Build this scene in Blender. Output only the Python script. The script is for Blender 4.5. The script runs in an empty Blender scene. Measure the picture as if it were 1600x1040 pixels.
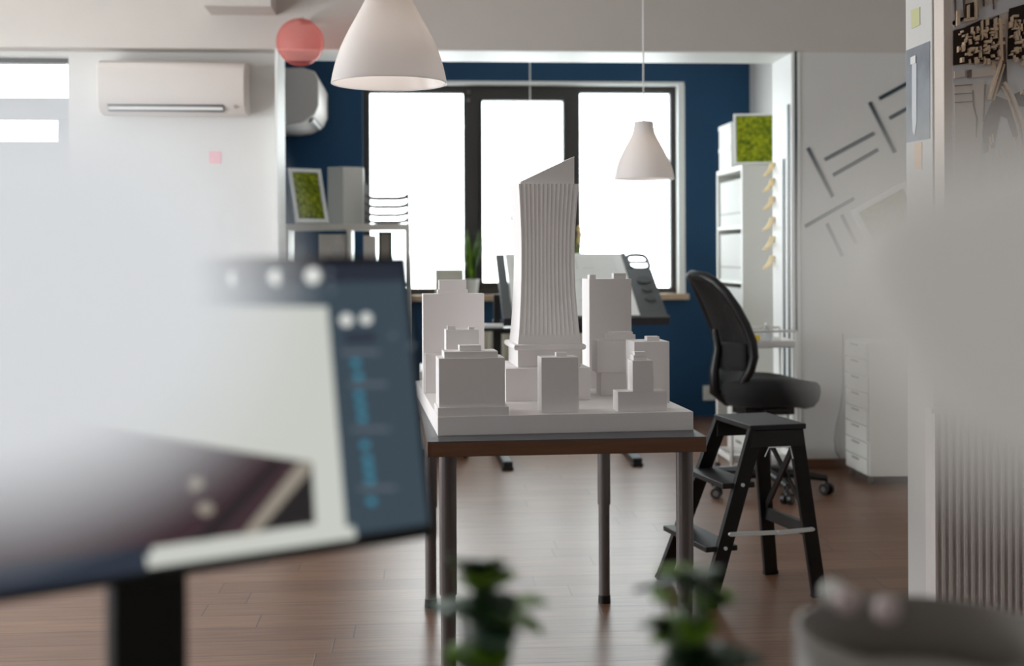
import bpy, bmesh, math, random
from mathutils import Vector, Matrix, Quaternion, noise
random.seed(7)
S = bpy.context.scene
COL = S.collection
R = math.radians
PI = math.pi

# ------------------------------------------------------------------ camera, world, exposure
FPX = 2000.0            # focal length in pixels of the 1600 px wide frame
HOR = 395.0             # pixel row of the horizon
YAW, ROLL = R(-4.0), R(-0.25)
CAMPOS = Vector((0, 0, 1.17))
cd = bpy.data.cameras.new('camera'); cam = bpy.data.objects.new('camera', cd); COL.objects.link(cam)
cd.sensor_width = 36; cd.lens = 36 * FPX / 1600
cd.shift_x = 0; cd.shift_y = (HOR - 520) / 1600
cd.clip_start = 0.01
CROT = Matrix.Rotation(YAW, 3, 'Z') @ Matrix.Rotation(PI / 2, 3, 'X') @ Matrix.Rotation(ROLL, 3, 'Z')
cam.matrix_world = Matrix.Translation(CAMPOS) @ CROT.to_4x4()
cd.dof.use_dof = True; cd.dof.focus_distance = 3.25
cd.dof.aperture_fstop = 0.045 / 0.014
S.camera = cam
w = bpy.data.worlds.new('sky'); S.world = w; w.use_nodes = True
bgn = w.node_tree.nodes['Background']
bgn.inputs[0].default_value = (0.93, 0.97, 1.0, 1); bgn.inputs[1].default_value = 3.4
S.view_settings.view_transform = 'Standard'; S.view_settings.look = 'None'
S.view_settings.exposure = 1.32; S.view_settings.gamma = 1; S.view_settings.use_curve_mapping = False
try:
    S.cycles.max_bounces = 10; S.cycles.diffuse_bounces = 6; S.cycles.transparent_max_bounces = 12
    S.cycles.caustics_reflective = False; S.cycles.caustics_refractive = False
    S.cycles.sample_clamp_indirect = 6
    S.cycles.use_denoising = True
except Exception:
    pass

def ray(px, py):
    return CROT @ Vector(((px - 800) / FPX, (HOR - py) / FPX, -1))
def at(px, py, Y):                 # point seen at a photo pixel on the plane y = Y
    d = ray(px, py); return CAMPOS + d * ((Y - CAMPOS.y) / d.y)
def gz(px, py, z=0.0):             # ... on the level z
    d = ray(px, py); return CAMPOS + d * ((z - CAMPOS.z) / d.z)
def atx(px, py, X):                # ... on the plane x = X
    d = ray(px, py); return CAMPOS + d * ((X - CAMPOS.x) / d.x)

def portal(name, loc, sx, sy, rot):
    l = bpy.data.lights.new(name, 'AREA'); l.shape = 'RECTANGLE'; l.size = sx; l.size_y = sy
    l.cycles.is_portal = True
    o = bpy.data.objects.new(name, l); COL.objects.link(o); o.location = loc; o.rotation_euler = rot
portal('back_window_portal', (0.75, 9.12, 1.6), 2.4, 1.6, (R(-90), 0, 0))
portal('left_window_portal', (-3.24, 4.6, 1.45), 3.0, 1.9, (R(90), 0, R(-90)))
portal('near_left_window_portal', (-3.24, .85, 1.45), .6, 1.9, (R(90), 0, R(-90)))  # opening added only to throw light on the pier front

# ------------------------------------------------------------------ helpers
def lin(c):
    return tuple(((x / 255) / 12.92 if x / 255 <= .04045 else ((x / 255 + .055) / 1.055) ** 2.4) for x in c)
def mat(name, rgb, rough=.55, metal=0, spec=.5, noise_amt=.04, scale=6, bump=0, bscale=80, emit=None, es=1, alpha=None, stretch=None, sheen=0):
    m = bpy.data.materials.new(name); m.use_nodes = True
    nt = m.node_tree; N = nt.nodes; L = nt.links; b = N['Principled BSDF']
    col = lin(rgb) if max(rgb) > 1.001 else rgb
    tc = N.new('ShaderNodeTexCoord'); nz = N.new('ShaderNodeTexNoise'); nz.inputs['Scale'].default_value = scale
    nz.inputs['Detail'].default_value = 4
    vec = tc.outputs['Object']
    if stretch:
        mp = N.new('ShaderNodeMapping'); mp.inputs['Scale'].default_value = stretch; L.new(vec, mp.inputs[0]); vec = mp.outputs[0]
    L.new(vec, nz.inputs['Vector'])
    rp = N.new('ShaderNodeValToRGB'); k = noise_amt
    rp.color_ramp.elements[0].position = .3; rp.color_ramp.elements[1].position = .7
    rp.color_ramp.elements[0].color = tuple(max(0, c * (1 - k)) for c in col) + (1,)
    rp.color_ramp.elements[1].color = tuple(min(1, c * (1 + k)) for c in col) + (1,)
    L.new(nz.outputs[0], rp.inputs[0]); L.new(rp.outputs[0], b.inputs['Base Color'])
    b.inputs['Roughness'].default_value = rough; b.inputs['Metallic'].default_value = metal
    b.inputs['Specular IOR Level'].default_value = spec
    if sheen: b.inputs['Sheen Weight'].default_value = sheen
    if bump:
        n2 = N.new('ShaderNodeTexNoise'); n2.inputs['Scale'].default_value = bscale; L.new(tc.outputs['Object'], n2.inputs['Vector'])
        bp = N.new('ShaderNodeBump'); bp.inputs['Strength'].default_value = bump; bp.inputs['Distance'].default_value = .01
        L.new(n2.outputs[0], bp.inputs['Height']); L.new(bp.outputs[0], b.inputs['Normal'])
    if emit:
        b.inputs['Emission Color'].default_value = lin(emit) + (1,); b.inputs['Emission Strength'].default_value = es
    if alpha is not None: b.inputs['Alpha'].default_value = alpha
    return m

M = {}
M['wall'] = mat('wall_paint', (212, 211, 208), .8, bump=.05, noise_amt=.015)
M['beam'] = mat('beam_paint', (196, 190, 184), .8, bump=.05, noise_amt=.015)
M['white_paint'] = mat('white_trim_paint', (238, 240, 238), .5, noise_amt=.01)
M['blue'] = mat('blue_wall_paint', (12, 62, 97), .7, noise_amt=.05, scale=3)
M['ceiling'] = mat('ceiling_paint', (232, 230, 226), .85, noise_amt=.01)
M['foam'] = mat('foam_board', (236, 232, 231), .6, noise_amt=.012, bump=.02)
M['frame_dark'] = mat('dark_window_frame', (58, 55, 54), .5)
M['sillwood'] = mat('sill_stone', (190, 165, 140), .5, noise_amt=.12, scale=12)
M['teal_tape'] = mat('dark_teal_tape', (14, 46, 60), .6)
M['white_plastic'] = mat('white_plastic', (233, 232, 229), .35, noise_amt=.01)
M['cream'] = mat('cream_paint', (225, 222, 208), .5)
M['shelf_white'] = mat('white_laminate', (226, 226, 220), .45, noise_amt=.01)
M['box_white'] = mat('white_card_box', (222, 222, 218), .7, noise_amt=.02)
M['black'] = mat('black_paint', (11, 11, 12), .45)
M['black_wood'] = mat('black_stained_wood', (10, 10, 11), .5, noise_amt=.3, scale=10, stretch=(1, 1, 8))
M['black_fabric'] = mat('black_seat_fabric', (12, 12, 14), .85, bump=.2, bscale=300, sheen=.05)
M['black_plastic'] = mat('black_plastic', (10, 10, 12), .4)
M['grey_metal'] = mat('grey_leg_metal', (112, 107, 106), .35, metal=.5, noise_amt=.03)
M['steel'] = mat('steel', (235, 242, 242), .45, metal=.35)
M['table_top'] = mat('grey_table_surface', (88, 88, 92), .38, noise_amt=.04)
M['table_edge'] = mat('brown_table_edge', (112, 78, 56), .55, noise_amt=.12, scale=8, stretch=(1, 1, 12))
M['graphite'] = mat('graphite_plastic', (46, 46, 49), .45)
M['transom'] = mat('pale_grey_frame', (176, 178, 182), .6)
M['paper'] = mat('paper', (226, 227, 224), .8, noise_amt=.02)
M['note_yellow'] = mat('yellow_note', (205, 206, 158), .8)
M['note_orange'] = mat('orange_note', (222, 194, 165), .8)
M['note_sand'] = mat('sand_note', (222, 196, 140), .8)
M['note_pink'] = mat('pink_note', (236, 170, 180), .8)
M['cable'] = mat('grey_cable', (120, 120, 120), .5)
M['yellow_plastic'] = mat('yellow_plastic', (215, 180, 40), .5)
M['red_pencil'] = mat('red_pencil', (150, 60, 45), .5)
M['board_cream'] = mat('cream_card', (228, 216, 206), .8, noise_amt=.03)
M['map_dark'] = mat('dark_brown_card', (46, 30, 24), .8)
M['map_tan'] = mat('tan_card', (230, 206, 178), .8, noise_amt=.06)
M['map_brown'] = mat('brown_card', (120, 98, 86), .8, noise_amt=.1)  # carries the map's shade shapes and outlines as colour
M['map_white'] = mat('pale_card', (222, 222, 226), .8)
M['rib_white'] = mat('ribbed_white_enamel', (228, 222, 219), .45)
M['pot_white'] = mat('white_glazed_pot', (235, 235, 232), .3)
M['green_dark'] = mat('dark_green_leaf', (28, 64, 22), .45, noise_amt=.35, scale=20)
M['green_lime'] = mat('lime_green_leaf', (112, 152, 30), .45, noise_amt=.3, scale=20)
M['green_grey'] = mat('grey_green_leaf', (92, 120, 100), .45, noise_amt=.3, scale=20)
M['green_frame'] = mat('dark_green_frame', (16, 104, 72), .5)
M['grey_card'] = mat('grey_card', (158, 153, 146), .7)
M['pane_blind'] = mat('white_blind_slat', (235, 236, 234), .6)
M['stone_grey'] = mat('grey_ceramic', (150, 144, 138), .4)
M['pebble_white'] = mat('white_pebble', (240, 240, 235), .3)
M['pebble_pink'] = mat('pink_pebble', (222, 205, 203), .3)
M['lamp_front'] = mat('lit_white_diffuser', (240, 240, 240), .6, noise_amt=.01, emit=(238, 243, 248), es=.265)  # emission added to brighten the unidentified blurred shape at left
M['lamp_grey'] = mat('lit_grey_diffuser', (205, 203, 198), .6, noise_amt=.01, emit=(232, 229, 224), es=.122)  # weaker added glow for the unidentified shape at right
M['desk'] = mat('desk_laminate', (150, 140, 130), .5)
M['concealed'] = mat('soil', (50, 38, 28), .9)

def moss_mat():
    m = mat('preserved_moss', (108, 124, 12), .9, noise_amt=.9, scale=38, bump=.6, bscale=60)
    rp = [n for n in m.node_tree.nodes if n.type == 'VALTORGB'][0]
    rp.color_ramp.elements[0].color = lin((74, 98, 8)) + (1,); rp.color_ramp.elements[1].color = lin((176, 184, 24)) + (1,)
    return m
M['moss'] = moss_mat()

def shade_mat():
    m = bpy.data.materials.new('opal_lamp_shade'); m.use_nodes = True
    nt = m.node_tree; N = nt.nodes; L = nt.links; b = N['Principled BSDF']; out = N['Material Output']
    b.inputs['Base Color'].default_value = lin((242, 240, 240)) + (1,); b.inputs['Roughness'].default_value = .22
    tr = N.new('ShaderNodeBsdfTranslucent'); tr.inputs[0].default_value = lin((252, 248, 245)) + (1,)
    mx = N.new('ShaderNodeMixShader'); mx.inputs[0].default_value = .38
    L.new(b.outputs[0], mx.inputs[1]); L.new(tr.outputs[0], mx.inputs[2]); L.new(mx.outputs[0], out.inputs[0])
    return m
M['shade'] = shade_mat()

def clear_mat(name, tint, gloss=.08, body=0.0, bodycol=(1, 1, 1)):
    m = bpy.data.materials.new(name); m.use_nodes = True
    nt = m.node_tree; N = nt.nodes; L = nt.links; out = N['Material Output']; N.remove(N['Principled BSDF'])
    t = N.new('ShaderNodeBsdfTransparent'); t.inputs[0].default_value = tint + (1,)
    g = N.new('ShaderNodeBsdfGlossy'); g.inputs['Roughness'].default_value = .03
    fr = N.new('ShaderNodeLayerWeight'); fr.inputs[0].default_value = .12
    mu = N.new('ShaderNodeMath'); mu.operation = 'MULTIPLY_ADD'; mu.inputs[1].default_value = .35; mu.inputs[2].default_value = gloss * .3
    L.new(fr.outputs['Fresnel'], mu.inputs[0])
    mx = N.new('ShaderNodeMixShader'); L.new(mu.outputs[0], mx.inputs[0]); L.new(t.outputs[0], mx.inputs[1]); L.new(g.outputs[0], mx.inputs[2])
    last = mx.outputs[0]
    if body:
        d = N.new('ShaderNodeBsdfDiffuse'); d.inputs[0].default_value = bodycol + (1,)
        m2 = N.new('ShaderNodeMixShader'); m2.inputs[0].default_value = body; L.new(last, m2.inputs[1]); L.new(d.outputs[0], m2.inputs[2]); last = m2.outputs[0]
    L.new(last, out.inputs[0]); return m
M['glass'] = clear_mat('window_glass', (.98, 1, .99))
M['bottle_glass'] = clear_mat('bottle_glass', (.85, .88, .9), .2, .25, lin((205, 208, 212)))
M['red_glass'] = clear_mat('red_glass', lin((255, 225, 222)), .02, .2, lin((245, 125, 120)))  # tint and body imitate the red blur

def mesh_mat():
    m = mat('black_mesh_fabric', (9, 9, 10), .6)
    nt = m.node_tree; N = nt.nodes; L = nt.links; b = N['Principled BSDF']; tc = [n for n in N if n.type == 'TEX_COORD'][0]
    v = N.new('ShaderNodeTexVoronoi'); v.inputs['Scale'].default_value = 260; L.new(tc.outputs['Object'], v.inputs['Vector'])
    c = N.new('ShaderNodeMath'); c.operation = 'GREATER_THAN'; c.inputs[1].default_value = .25; L.new(v.outputs['Distance'], c.inputs[0])
    L.new(c.outputs[0], b.inputs['Alpha']); return m
M['mesh'] = mesh_mat()

def floor_mat():
    m = bpy.data.materials.new('laminate_floor'); m.use_nodes = True
    nt = m.node_tree; N = nt.nodes; L = nt.links; b = N['Principled BSDF']
    tc = N.new('ShaderNodeTexCoord'); mp = N.new('ShaderNodeMapping'); L.new(tc.outputs['Object'], mp.inputs[0])
    sp = N.new('ShaderNodeSeparateXYZ'); L.new(mp.outputs[0], sp.inputs[0])
    dv = N.new('ShaderNodeMath'); dv.operation = 'DIVIDE'; dv.inputs[1].default_value = .14; L.new(sp.outputs[1], dv.inputs[0])
    fl = N.new('ShaderNodeMath'); fl.operation = 'FLOOR'; L.new(dv.outputs[0], fl.inputs[0])
    wn = N.new('ShaderNodeTexWhiteNoise'); wn.noise_dimensions = '1D'; L.new(fl.outputs[0], wn.inputs['W'])
    ml = N.new('ShaderNodeMath'); ml.operation = 'MULTIPLY_ADD'; ml.inputs[1].default_value = 1.1; L.new(wn.outputs[0], ml.inputs[0]); L.new(sp.outputs[0], ml.inputs[2])
    cb = N.new('ShaderNodeCombineXYZ'); L.new(ml.outputs[0], cb.inputs[0]); L.new(sp.outputs[1], cb.inputs[1])
    br = N.new('ShaderNodeTexBrick'); br.inputs['Scale'].default_value = 1
    br.inputs['Brick Width'].default_value = 1.1; br.inputs['Row Height'].default_value = .14
    br.inputs['Mortar Size'].default_value = .0022; br.inputs['Mortar Smooth'].default_value = .3
    br.offset = 0; br.offset_frequency = 2
    br.inputs['Color1'].default_value = lin((112, 80, 62)) + (1,); br.inputs['Color2'].default_value = lin((130, 97, 77)) + (1,)
    br.inputs['Mortar'].default_value = lin((62, 42, 34)) + (1,)
    L.new(cb.outputs[0], br.inputs['Vector'])
    m2 = N.new('ShaderNodeMapping'); m2.inputs['Scale'].default_value = (1.2, 16, 1); L.new(tc.outputs['Object'], m2.inputs[0])
    nz = N.new('ShaderNodeTexNoise'); nz.inputs['Scale'].default_value = 3.5; nz.inputs['Detail'].default_value = 6; L.new(m2.outputs[0], nz.inputs['Vector'])
    rp = N.new('ShaderNodeValToRGB'); rp.color_ramp.elements[0].position = .3; rp.color_ramp.elements[1].position = .72
    rp.color_ramp.elements[0].color = (.66, .64, .62, 1); rp.color_ramp.elements[1].color = (1.12, 1.1, 1.08, 1)
    L.new(nz.outputs[0], rp.inputs[0])
    mx = N.new('ShaderNodeMix'); mx.data_type = 'RGBA'; mx.blend_type = 'MULTIPLY'; mx.inputs[0].default_value = 1
    L.new(br.outputs['Color'], mx.inputs[6]); L.new(rp.outputs[0], mx.inputs[7]); L.new(mx.outputs[2], b.inputs['Base Color'])
    b.inputs['Roughness'].default_value = .34; b.inputs['Specular IOR Level'].default_value = .5
    bp = N.new('ShaderNodeBump'); bp.inputs['Strength'].default_value = .25; bp.inputs['Distance'].default_value = .002; bp.invert = True
    L.new(br.outputs['Fac'], bp.inputs['Height']); L.new(bp.outputs[0], b.inputs['Normal'])
    return m
M['floor'] = floor_mat()

class MB:
    def __init__(s): s.bm = bmesh.new()
    def mesh(s, vs, fs, mi=0):
        b = [s.bm.verts.new(v) for v in vs]; out = []
        for f in fs:
            try: q = s.bm.faces.new([b[i] for i in f]); q.material_index = mi; out.append(q)
            except ValueError: pass
        return out
    def box(s, x0, x1, y0, y1, z0, z1, mi=0):
        vs = [(x, y, z) for z in (z0, z1) for y in (y0, y1) for x in (x0, x1)]
        s.mesh(vs, [(0, 2, 3, 1), (4, 5, 7, 6), (0, 1, 5, 4), (2, 6, 7, 3), (0, 4, 6, 2), (1, 3, 7, 5)], mi); return s
    def frame(s, x, y, z, hx, hy, hz, c, mi=0):
        vs = [c + x * (hx * i) + y * (hy * j) + z * (hz * k) for k in (-1, 1) for j in (-1, 1) for i in (-1, 1)]
        s.mesh(vs, [(0, 2, 3, 1), (4, 5, 7, 6), (0, 1, 5, 4), (2, 6, 7, 3), (0, 4, 6, 2), (1, 3, 7, 5)], mi); return s
    def bar(s, p0, p1, wd, th, hint=(0, 1, 0)):        # rectangular bar; wd along hint
        p0, p1 = Vector(p0), Vector(p1); z = (p1 - p0).normalized(); x = Vector(hint); x = (x - z * x.dot(z)).normalized(); y = z.cross(x)
        return s.frame(x, y, z, wd / 2, th / 2, (p1 - p0).length / 2, (p0 + p1) / 2)
    def cyl(s, p0, p1, r, r2=None, seg=20, caps=True):
        p0, p1 = Vector(p0), Vector(p1); r2 = r if r2 is None else r2
        z = (p1 - p0).normalized(); a = Vector((1, 0, 0)) if abs(z.x) < .8 else Vector((0, 1, 0)); x = (a - z * a.dot(z)).normalized(); y = z.cross(x)
        vs = [p + (x * math.cos(2 * PI * i / seg) + y * math.sin(2 * PI * i / seg)) * rr for p, rr in ((p0, r), (p1, r2)) for i in range(seg)]
        fs = [(i, (i + 1) % seg, seg + (i + 1) % seg, seg + i) for i in range(seg)]
        if caps: fs += [tuple(reversed(range(seg))), tuple(range(seg, 2 * seg))]
        s.mesh(vs, fs); return s
    def lathe(s, prof, c=(0, 0, 0), seg=40, close=False, sx=1, sy=1):
        c = Vector(c); vs = []; n = len(prof)
        for r, z in prof:
            vs += [c + Vector((sx * r * math.cos(2 * PI * i / seg), sy * r * math.sin(2 * PI * i / seg), z)) for i in range(seg)]
        fs = []
        for k in range(n if close else n - 1):
            k2 = (k + 1) % n
            fs += [(k * seg + i, k * seg + (i + 1) % seg, k2 * seg + (i + 1) % seg, k2 * seg + i) for i in range(seg)]
        s.mesh(vs, fs)
        bmesh.ops.remove_doubles(s.bm, verts=s.bm.verts, dist=1e-6); return s
    def tube(s, pts, r, seg=8):
        pts = [Vector(p) for p in pts]; vs = []; n = len(pts); px = None
        for k, p in enumerate(pts):
            t = (pts[min(k + 1, n - 1)] - pts[max(k - 1, 0)]).normalized()
            a = px if px is not None else (Vector((0, 0, 1)) if abs(t.z) < .9 else Vector((1, 0, 0)))
            x = (a - t * a.dot(t)).normalized(); px = x; y = t.cross(x)
            rr = r[k] if isinstance(r, (list, tuple)) else r
            vs += [p + (x * math.cos(2 * PI * i / seg) + y * math.sin(2 * PI * i / seg)) * rr for i in range(seg)]
        fs = [(k * seg + i, k * seg + (i + 1) % seg, (k + 1) * seg + (i + 1) % seg, (k + 1) * seg + i) for k in range(n - 1) for i in range(seg)]
        fs += [tuple(reversed(range(seg))), tuple((n - 1) * seg + i for i in range(seg))]
        s.mesh(vs, fs); return s
    def prism(s, pts, off, mi=0):                       # polygon (3D points) extruded by vector off
        off = Vector(off); n = len(pts); a = [Vector(p) for p in pts]; vs = a + [p + off for p in a]
        fs = [tuple(reversed(range(n))), tuple(range(n, 2 * n))] + [(i, (i + 1) % n, n + (i + 1) % n, n + i) for i in range(n)]
        s.mesh(vs, fs, mi); return s
    def ball(s, c, rx, ry=None, rz=None, sub=3):
        ry = ry or rx; rz = rz or rx
        q = bmesh.ops.create_icosphere(s.bm, subdivisions=sub, radius=1)
        bmesh.ops.transform(s.bm, matrix=Matrix.Translation(c) @ Matrix.Diagonal((rx, ry, rz, 1)), verts=q['verts']); return s
    def build(s, name, m, parent=None, smooth=False, bevel=0, sub=0, bseg=2):
        bmesh.ops.recalc_face_normals(s.bm, faces=s.bm.faces)
        me = bpy.data.meshes.new(name); s.bm.to_mesh(me); s.bm.free()
        for q in (m if isinstance(m, (list, tuple)) else [m]): me.materials.append(q)
        o = bpy.data.objects.new(name, me); COL.objects.link(o)
        if parent: o.parent = parent
        if smooth:
            for p in me.polygons: p.use_smooth = True
        if bevel:
            b = o.modifiers.new('bevel', 'BEVEL'); b.width = bevel; b.segments = bseg; b.limit_method = 'ANGLE'; b.angle_limit = R(40)
            if not smooth:
                for p in me.polygons: p.use_smooth = False
        if sub:
            b = o.modifiers.new('sub', 'SUBSURF'); b.levels = sub; b.render_levels = sub
        return o
def smooth_angle(o, a=35):
    for p in o.data.polygons: p.use_smooth = True
    o.data.set_sharp_from_angle(angle=R(a)); return o
def tag(o, label, cat, group=None, kind=None):
    o['label'] = label; o['category'] = cat
    if group: o['group'] = group
    if kind: o['kind'] = kind
    return o
def thing(name, label, cat, loc=(0, 0, 0), rz=0, group=None):
    o = bpy.data.objects.new(name, None); COL.objects.link(o); o.location = loc; o.rotation_euler = (0, 0, rz); o.empty_display_size = .05
    return tag(o, label, cat, group)
def struct(mb, name, m, **k):
    o = mb.build(name, m, **k); o['kind'] = 'structure'; return o
def copy_tree(o, parent=None):
    c = o.copy(); COL.objects.link(c)
    if parent: c.parent = parent
    for ch in list(o.children): copy_tree(ch, c)
    return c

# ------------------------------------------------------------------ room shell
CEIL = 2.85; YF = 6.8; YR = YF + .37; YB = 9.0; XL = -3.2; XR = 3.0
JL = at(434, 300, YF).x; JR = at(1238, 300, YF).x
HZ = at(830, 79, YF).z                                    # soffit height
mb = MB(); mb.box(XL - .1, XR + .1, -2.6, YB + .3, -.08, 0); struct(mb, 'floor', M['floor'])
mb = MB(); mb.box(XL - .1, XR + .1, -2.6, YB + .3, CEIL, CEIL + .1); struct(mb, 'ceiling', M['ceiling'])
mb = MB()                                                  # unseen left wall with tall windows; narrow near one added to light pier front
mb.box(XL - .1, XL, -2.5, YB + .1, 0, .5).box(XL - .1, XL, -2.5, YB + .1, 2.4, CEIL)
mb.box(XL - .1, XL, -2.5, .6, .5, 2.4).box(XL - .1, XL, 6.1, YB + .1, .5, 2.4)
mb.box(XL - .1, XL, 1.15, 3.1, .5, 2.4).box(XL - .1, XL, 4.55, 4.65, .5, 2.4)
struct(mb, 'wall_left', M['wall'])
mb = MB(); mb.box(XR, XR + .1, -2.5, YB + .3, 0, CEIL); struct(mb, 'wall_right', M['wall'])
mb = MB(); mb.box(XL - .1, XR + .1, -2.6, -2.5, 0, CEIL); struct(mb, 'wall_rear', M['wall'])
# partition wall with the wide opening
YLW = YF + .14
wl0, wl1 = at(-230, 85, YLW), at(108, 330, YLW)            # small window beside the air conditioner
mb = MB()
mb.box(XL, wl0.x, YLW, YR, 0, HZ).box(wl1.x, JL - .004, YLW, YR, 0, HZ + .001)
mb.box(wl0.x, wl1.x, YLW, YR, 0, wl1.z).box(wl0.x, wl1.x, YLW, YR, wl0.z, HZ)
struct(mb, 'wall_middle_left', M['wall'])
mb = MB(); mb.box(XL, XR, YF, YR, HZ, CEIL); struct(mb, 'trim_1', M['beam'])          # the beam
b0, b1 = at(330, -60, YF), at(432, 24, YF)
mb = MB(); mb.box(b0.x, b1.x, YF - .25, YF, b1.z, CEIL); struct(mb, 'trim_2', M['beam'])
mb = MB(); mb.box(JR, XR, YF, YR, 0, HZ); struct(mb, 'wall_middle_right', M['wall'])
mb = MB(); mb.box(JL - .012, JL, YF - .004, YR + .004, 0, HZ); struct(mb, 'trim_3', M['white_paint'])
mb = MB(); mb.box(JL, JR, YF - .003, YR + .003, HZ - .006, HZ); struct(mb, 'trim_4', M['white_paint'])
e = at(1250, 300, YF).x
mb = MB(); mb.box(JR - .004, JR, YF - .006, YR + .003, 0, HZ - .006).box(JR, e, YF - .006, YF, 0, HZ); struct(mb, 'trim_5', M['white_paint'])
JI = JR - .004
p = at(1290, 722, YF)
mb = MB(); mb.box(e, XR, YF - .018, YF, 0, max(.05, p.z)); struct(mb, 'baseboard_right', M['table_edge'], bevel=.003)
# back room
XBL = at(447, 300, YB).x - .05; XBR = at(1172, 300, YB).x
w0, w1 = at(566, 127, YB), at(1070, 465, YB)
mb = MB()
mb.box(XBL - .1, w0.x, YB, YB + .25, 0, CEIL).box(w1.x, XBR + .1, YB, YB + .25, 0, CEIL)
mb.box(w0.x, w1.x, YB, YB + .25, 0, w1.z).box(w0.x, w1.x, YB, YB + .25, w0.z, CEIL)
struct(mb, 'wall_back', M['blue'])
mb = MB(); mb.box(XBL - .1, XBL, YR, YB, 0, CEIL); struct(mb, 'wall_back_left', M['blue'])
mb = MB(); mb.box(XBR, XBR + .1, YR, YB, 0, CEIL); struct(mb, 'wall_back_right', M['wall'])
mb = MB(); t = .035                                        # white plaster lining of the window hole
mb.box(w0.x - t * .2, w1.x, YB - .006, YB + .2, w0.z - t * .5, w0.z + .006)
mb.box(w1.x - .045, w1.x + .004, YB - .006, YB + .2, w1.z, w0.z - t * .5)
struct(mb, 'trim_6', M['white_paint'])
s0 = at(640, 461, YB); s1 = at(1077, 468, YB - .05)
mb = MB(); mb.box(w0.x - .02, s1.x, YB - .06, YB + .12, s1.z, s0.z); struct(mb, 'trim_7', M['sillwood'], bevel=.004)
SILL = s0.z
# window unit
def pane_rect(a, b, c, d, Y):
    p, q = at(a, b, Y), at(c, d, Y); return p.x, q.x, q.z, p.z
YW = YB + .1
fx0, fx1, fz0, fz1 = pane_rect(567, 134, 1059, 461, YW)
P = [pane_rect(578, 146, 725, 450, YW), pane_rect(753, 158, 880, 440, YW), pane_rect(905, 146, 1047, 449, YW)]
win = bpy.data.objects.new('window_1', None); COL.objects.link(win); win['kind'] = 'structure'
mb = MB(); xs = [fx0] + [v for q in P for v in (q[0], q[1])] + [fx1]
for k in range(0, len(xs), 2): mb.box(xs[k], xs[k + 1], YW - .03, YW + .04, SILL - .0, fz1)
for q in P:
    mb.box(q[0], q[1], YW - .03, YW + .04, q[3], fz1).box(q[0], q[1], YW - .03, YW + .04, SILL, q[2])
mb.build('window_frame', M['frame_dark'], win)
mb = MB()                                                  # sash of the middle casement stands proud
q = P[1]; f = .022
mb.box(q[0] - f, q[0], YW - .05, YW - .03, q[2] - f, q[3] + f).box(q[1], q[1] + f, YW - .05, YW - .03, q[2] - f, q[3] + f)
mb.box(q[0], q[1], YW - .05, YW - .03, q[3], q[3] + f).box(q[0], q[1], YW - .05, YW - .03, q[2] - f, q[2])
mb.build('window_sash', M['frame_dark'], win, bevel=.003)
mb = MB(); c = at(732, 143, YW - .05); c2 = at(732, 156, YW - .05)
mb.box(c.x - .012, c.x + .012, YW - .06, YW - .03, c.z - .012, c.z + .012).box(c.x - .01, c.x + .01, YW - .06, YW - .03, c2.z - .012, c2.z + .012)
mb.build('hinge', M['grey_metal'], win, bevel=.003)
for q in P:
    mb = MB(); mb.box(q[0], q[1], YW, YW + .006, q[2], q[3]); mb.build('window_pane', M['glass'], win)
# left small window
win2 = bpy.data.objects.new('window_2', None); COL.objects.link(win2); win2['kind'] = 'structure'
Yw2 = YLW + .1
a0 = at(-230, 82, Yw2); a1 = at(108, 330, Yw2)
mb = MB(); top = at(50, 99, Yw2).z; r0 = at(106, 120, Yw2).x
mb.box(wl0.x, wl1.x, Yw2, Yw2 + .06, top, wl0.z).box(r0, wl1.x, Yw2, Yw2 + .06, wl1.z, top)
m0 = at(50, 155, Yw2).z; m1 = at(50, 189, Yw2).z
mb.build('window_frame', M['frame_dark'], win2, bevel=.003)
mb = MB(); mb.box(wl0.x, wl1.x, Yw2 - .04, Yw2, m1, m0).box(at(93, 200, Yw2).x, wl1.x, Yw2 - .04, Yw2, wl1.z, m1)
mb.box(wl0.x, at(93, 200, Yw2).x, Yw2 - .03, Yw2, wl1.z, at(50, 224, Yw2).z)
mb.build('window_transom', M['transom'], win2, bevel=.003)
mb = MB(); n = 11
for k in range(n):
    z = m0 + (top - m0) * (k + .5) / n
    mb.frame(Vector((1, 0, 0)), Vector((0, math.cos(.5), math.sin(.5))), Vector((0, -math.sin(.5), math.cos(.5))), (r0 - wl0.x) / 2 - .004, .011, .0007, Vector(((r0 + wl0.x) / 2, Yw2 - .02, z)))
mb.build('window_blind', M['pane_blind'], win2)
mb = MB(); mb.box(wl0.x, r0, Yw2 + .02, Yw2 + .026, wl1.z, top); mb.build('window_pane', M['glass'], win2)

# pier wall at right, close to the camera
pf = at(1457.5, 400, 2.86); PX = pf.x
py0 = atx(1416, 300, PX).y
mb = MB(); mb.box(PX, XR, 2.86, py0, 0, CEIL); struct(mb, 'wall_pier', M['wall'], bevel=.002)

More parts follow.
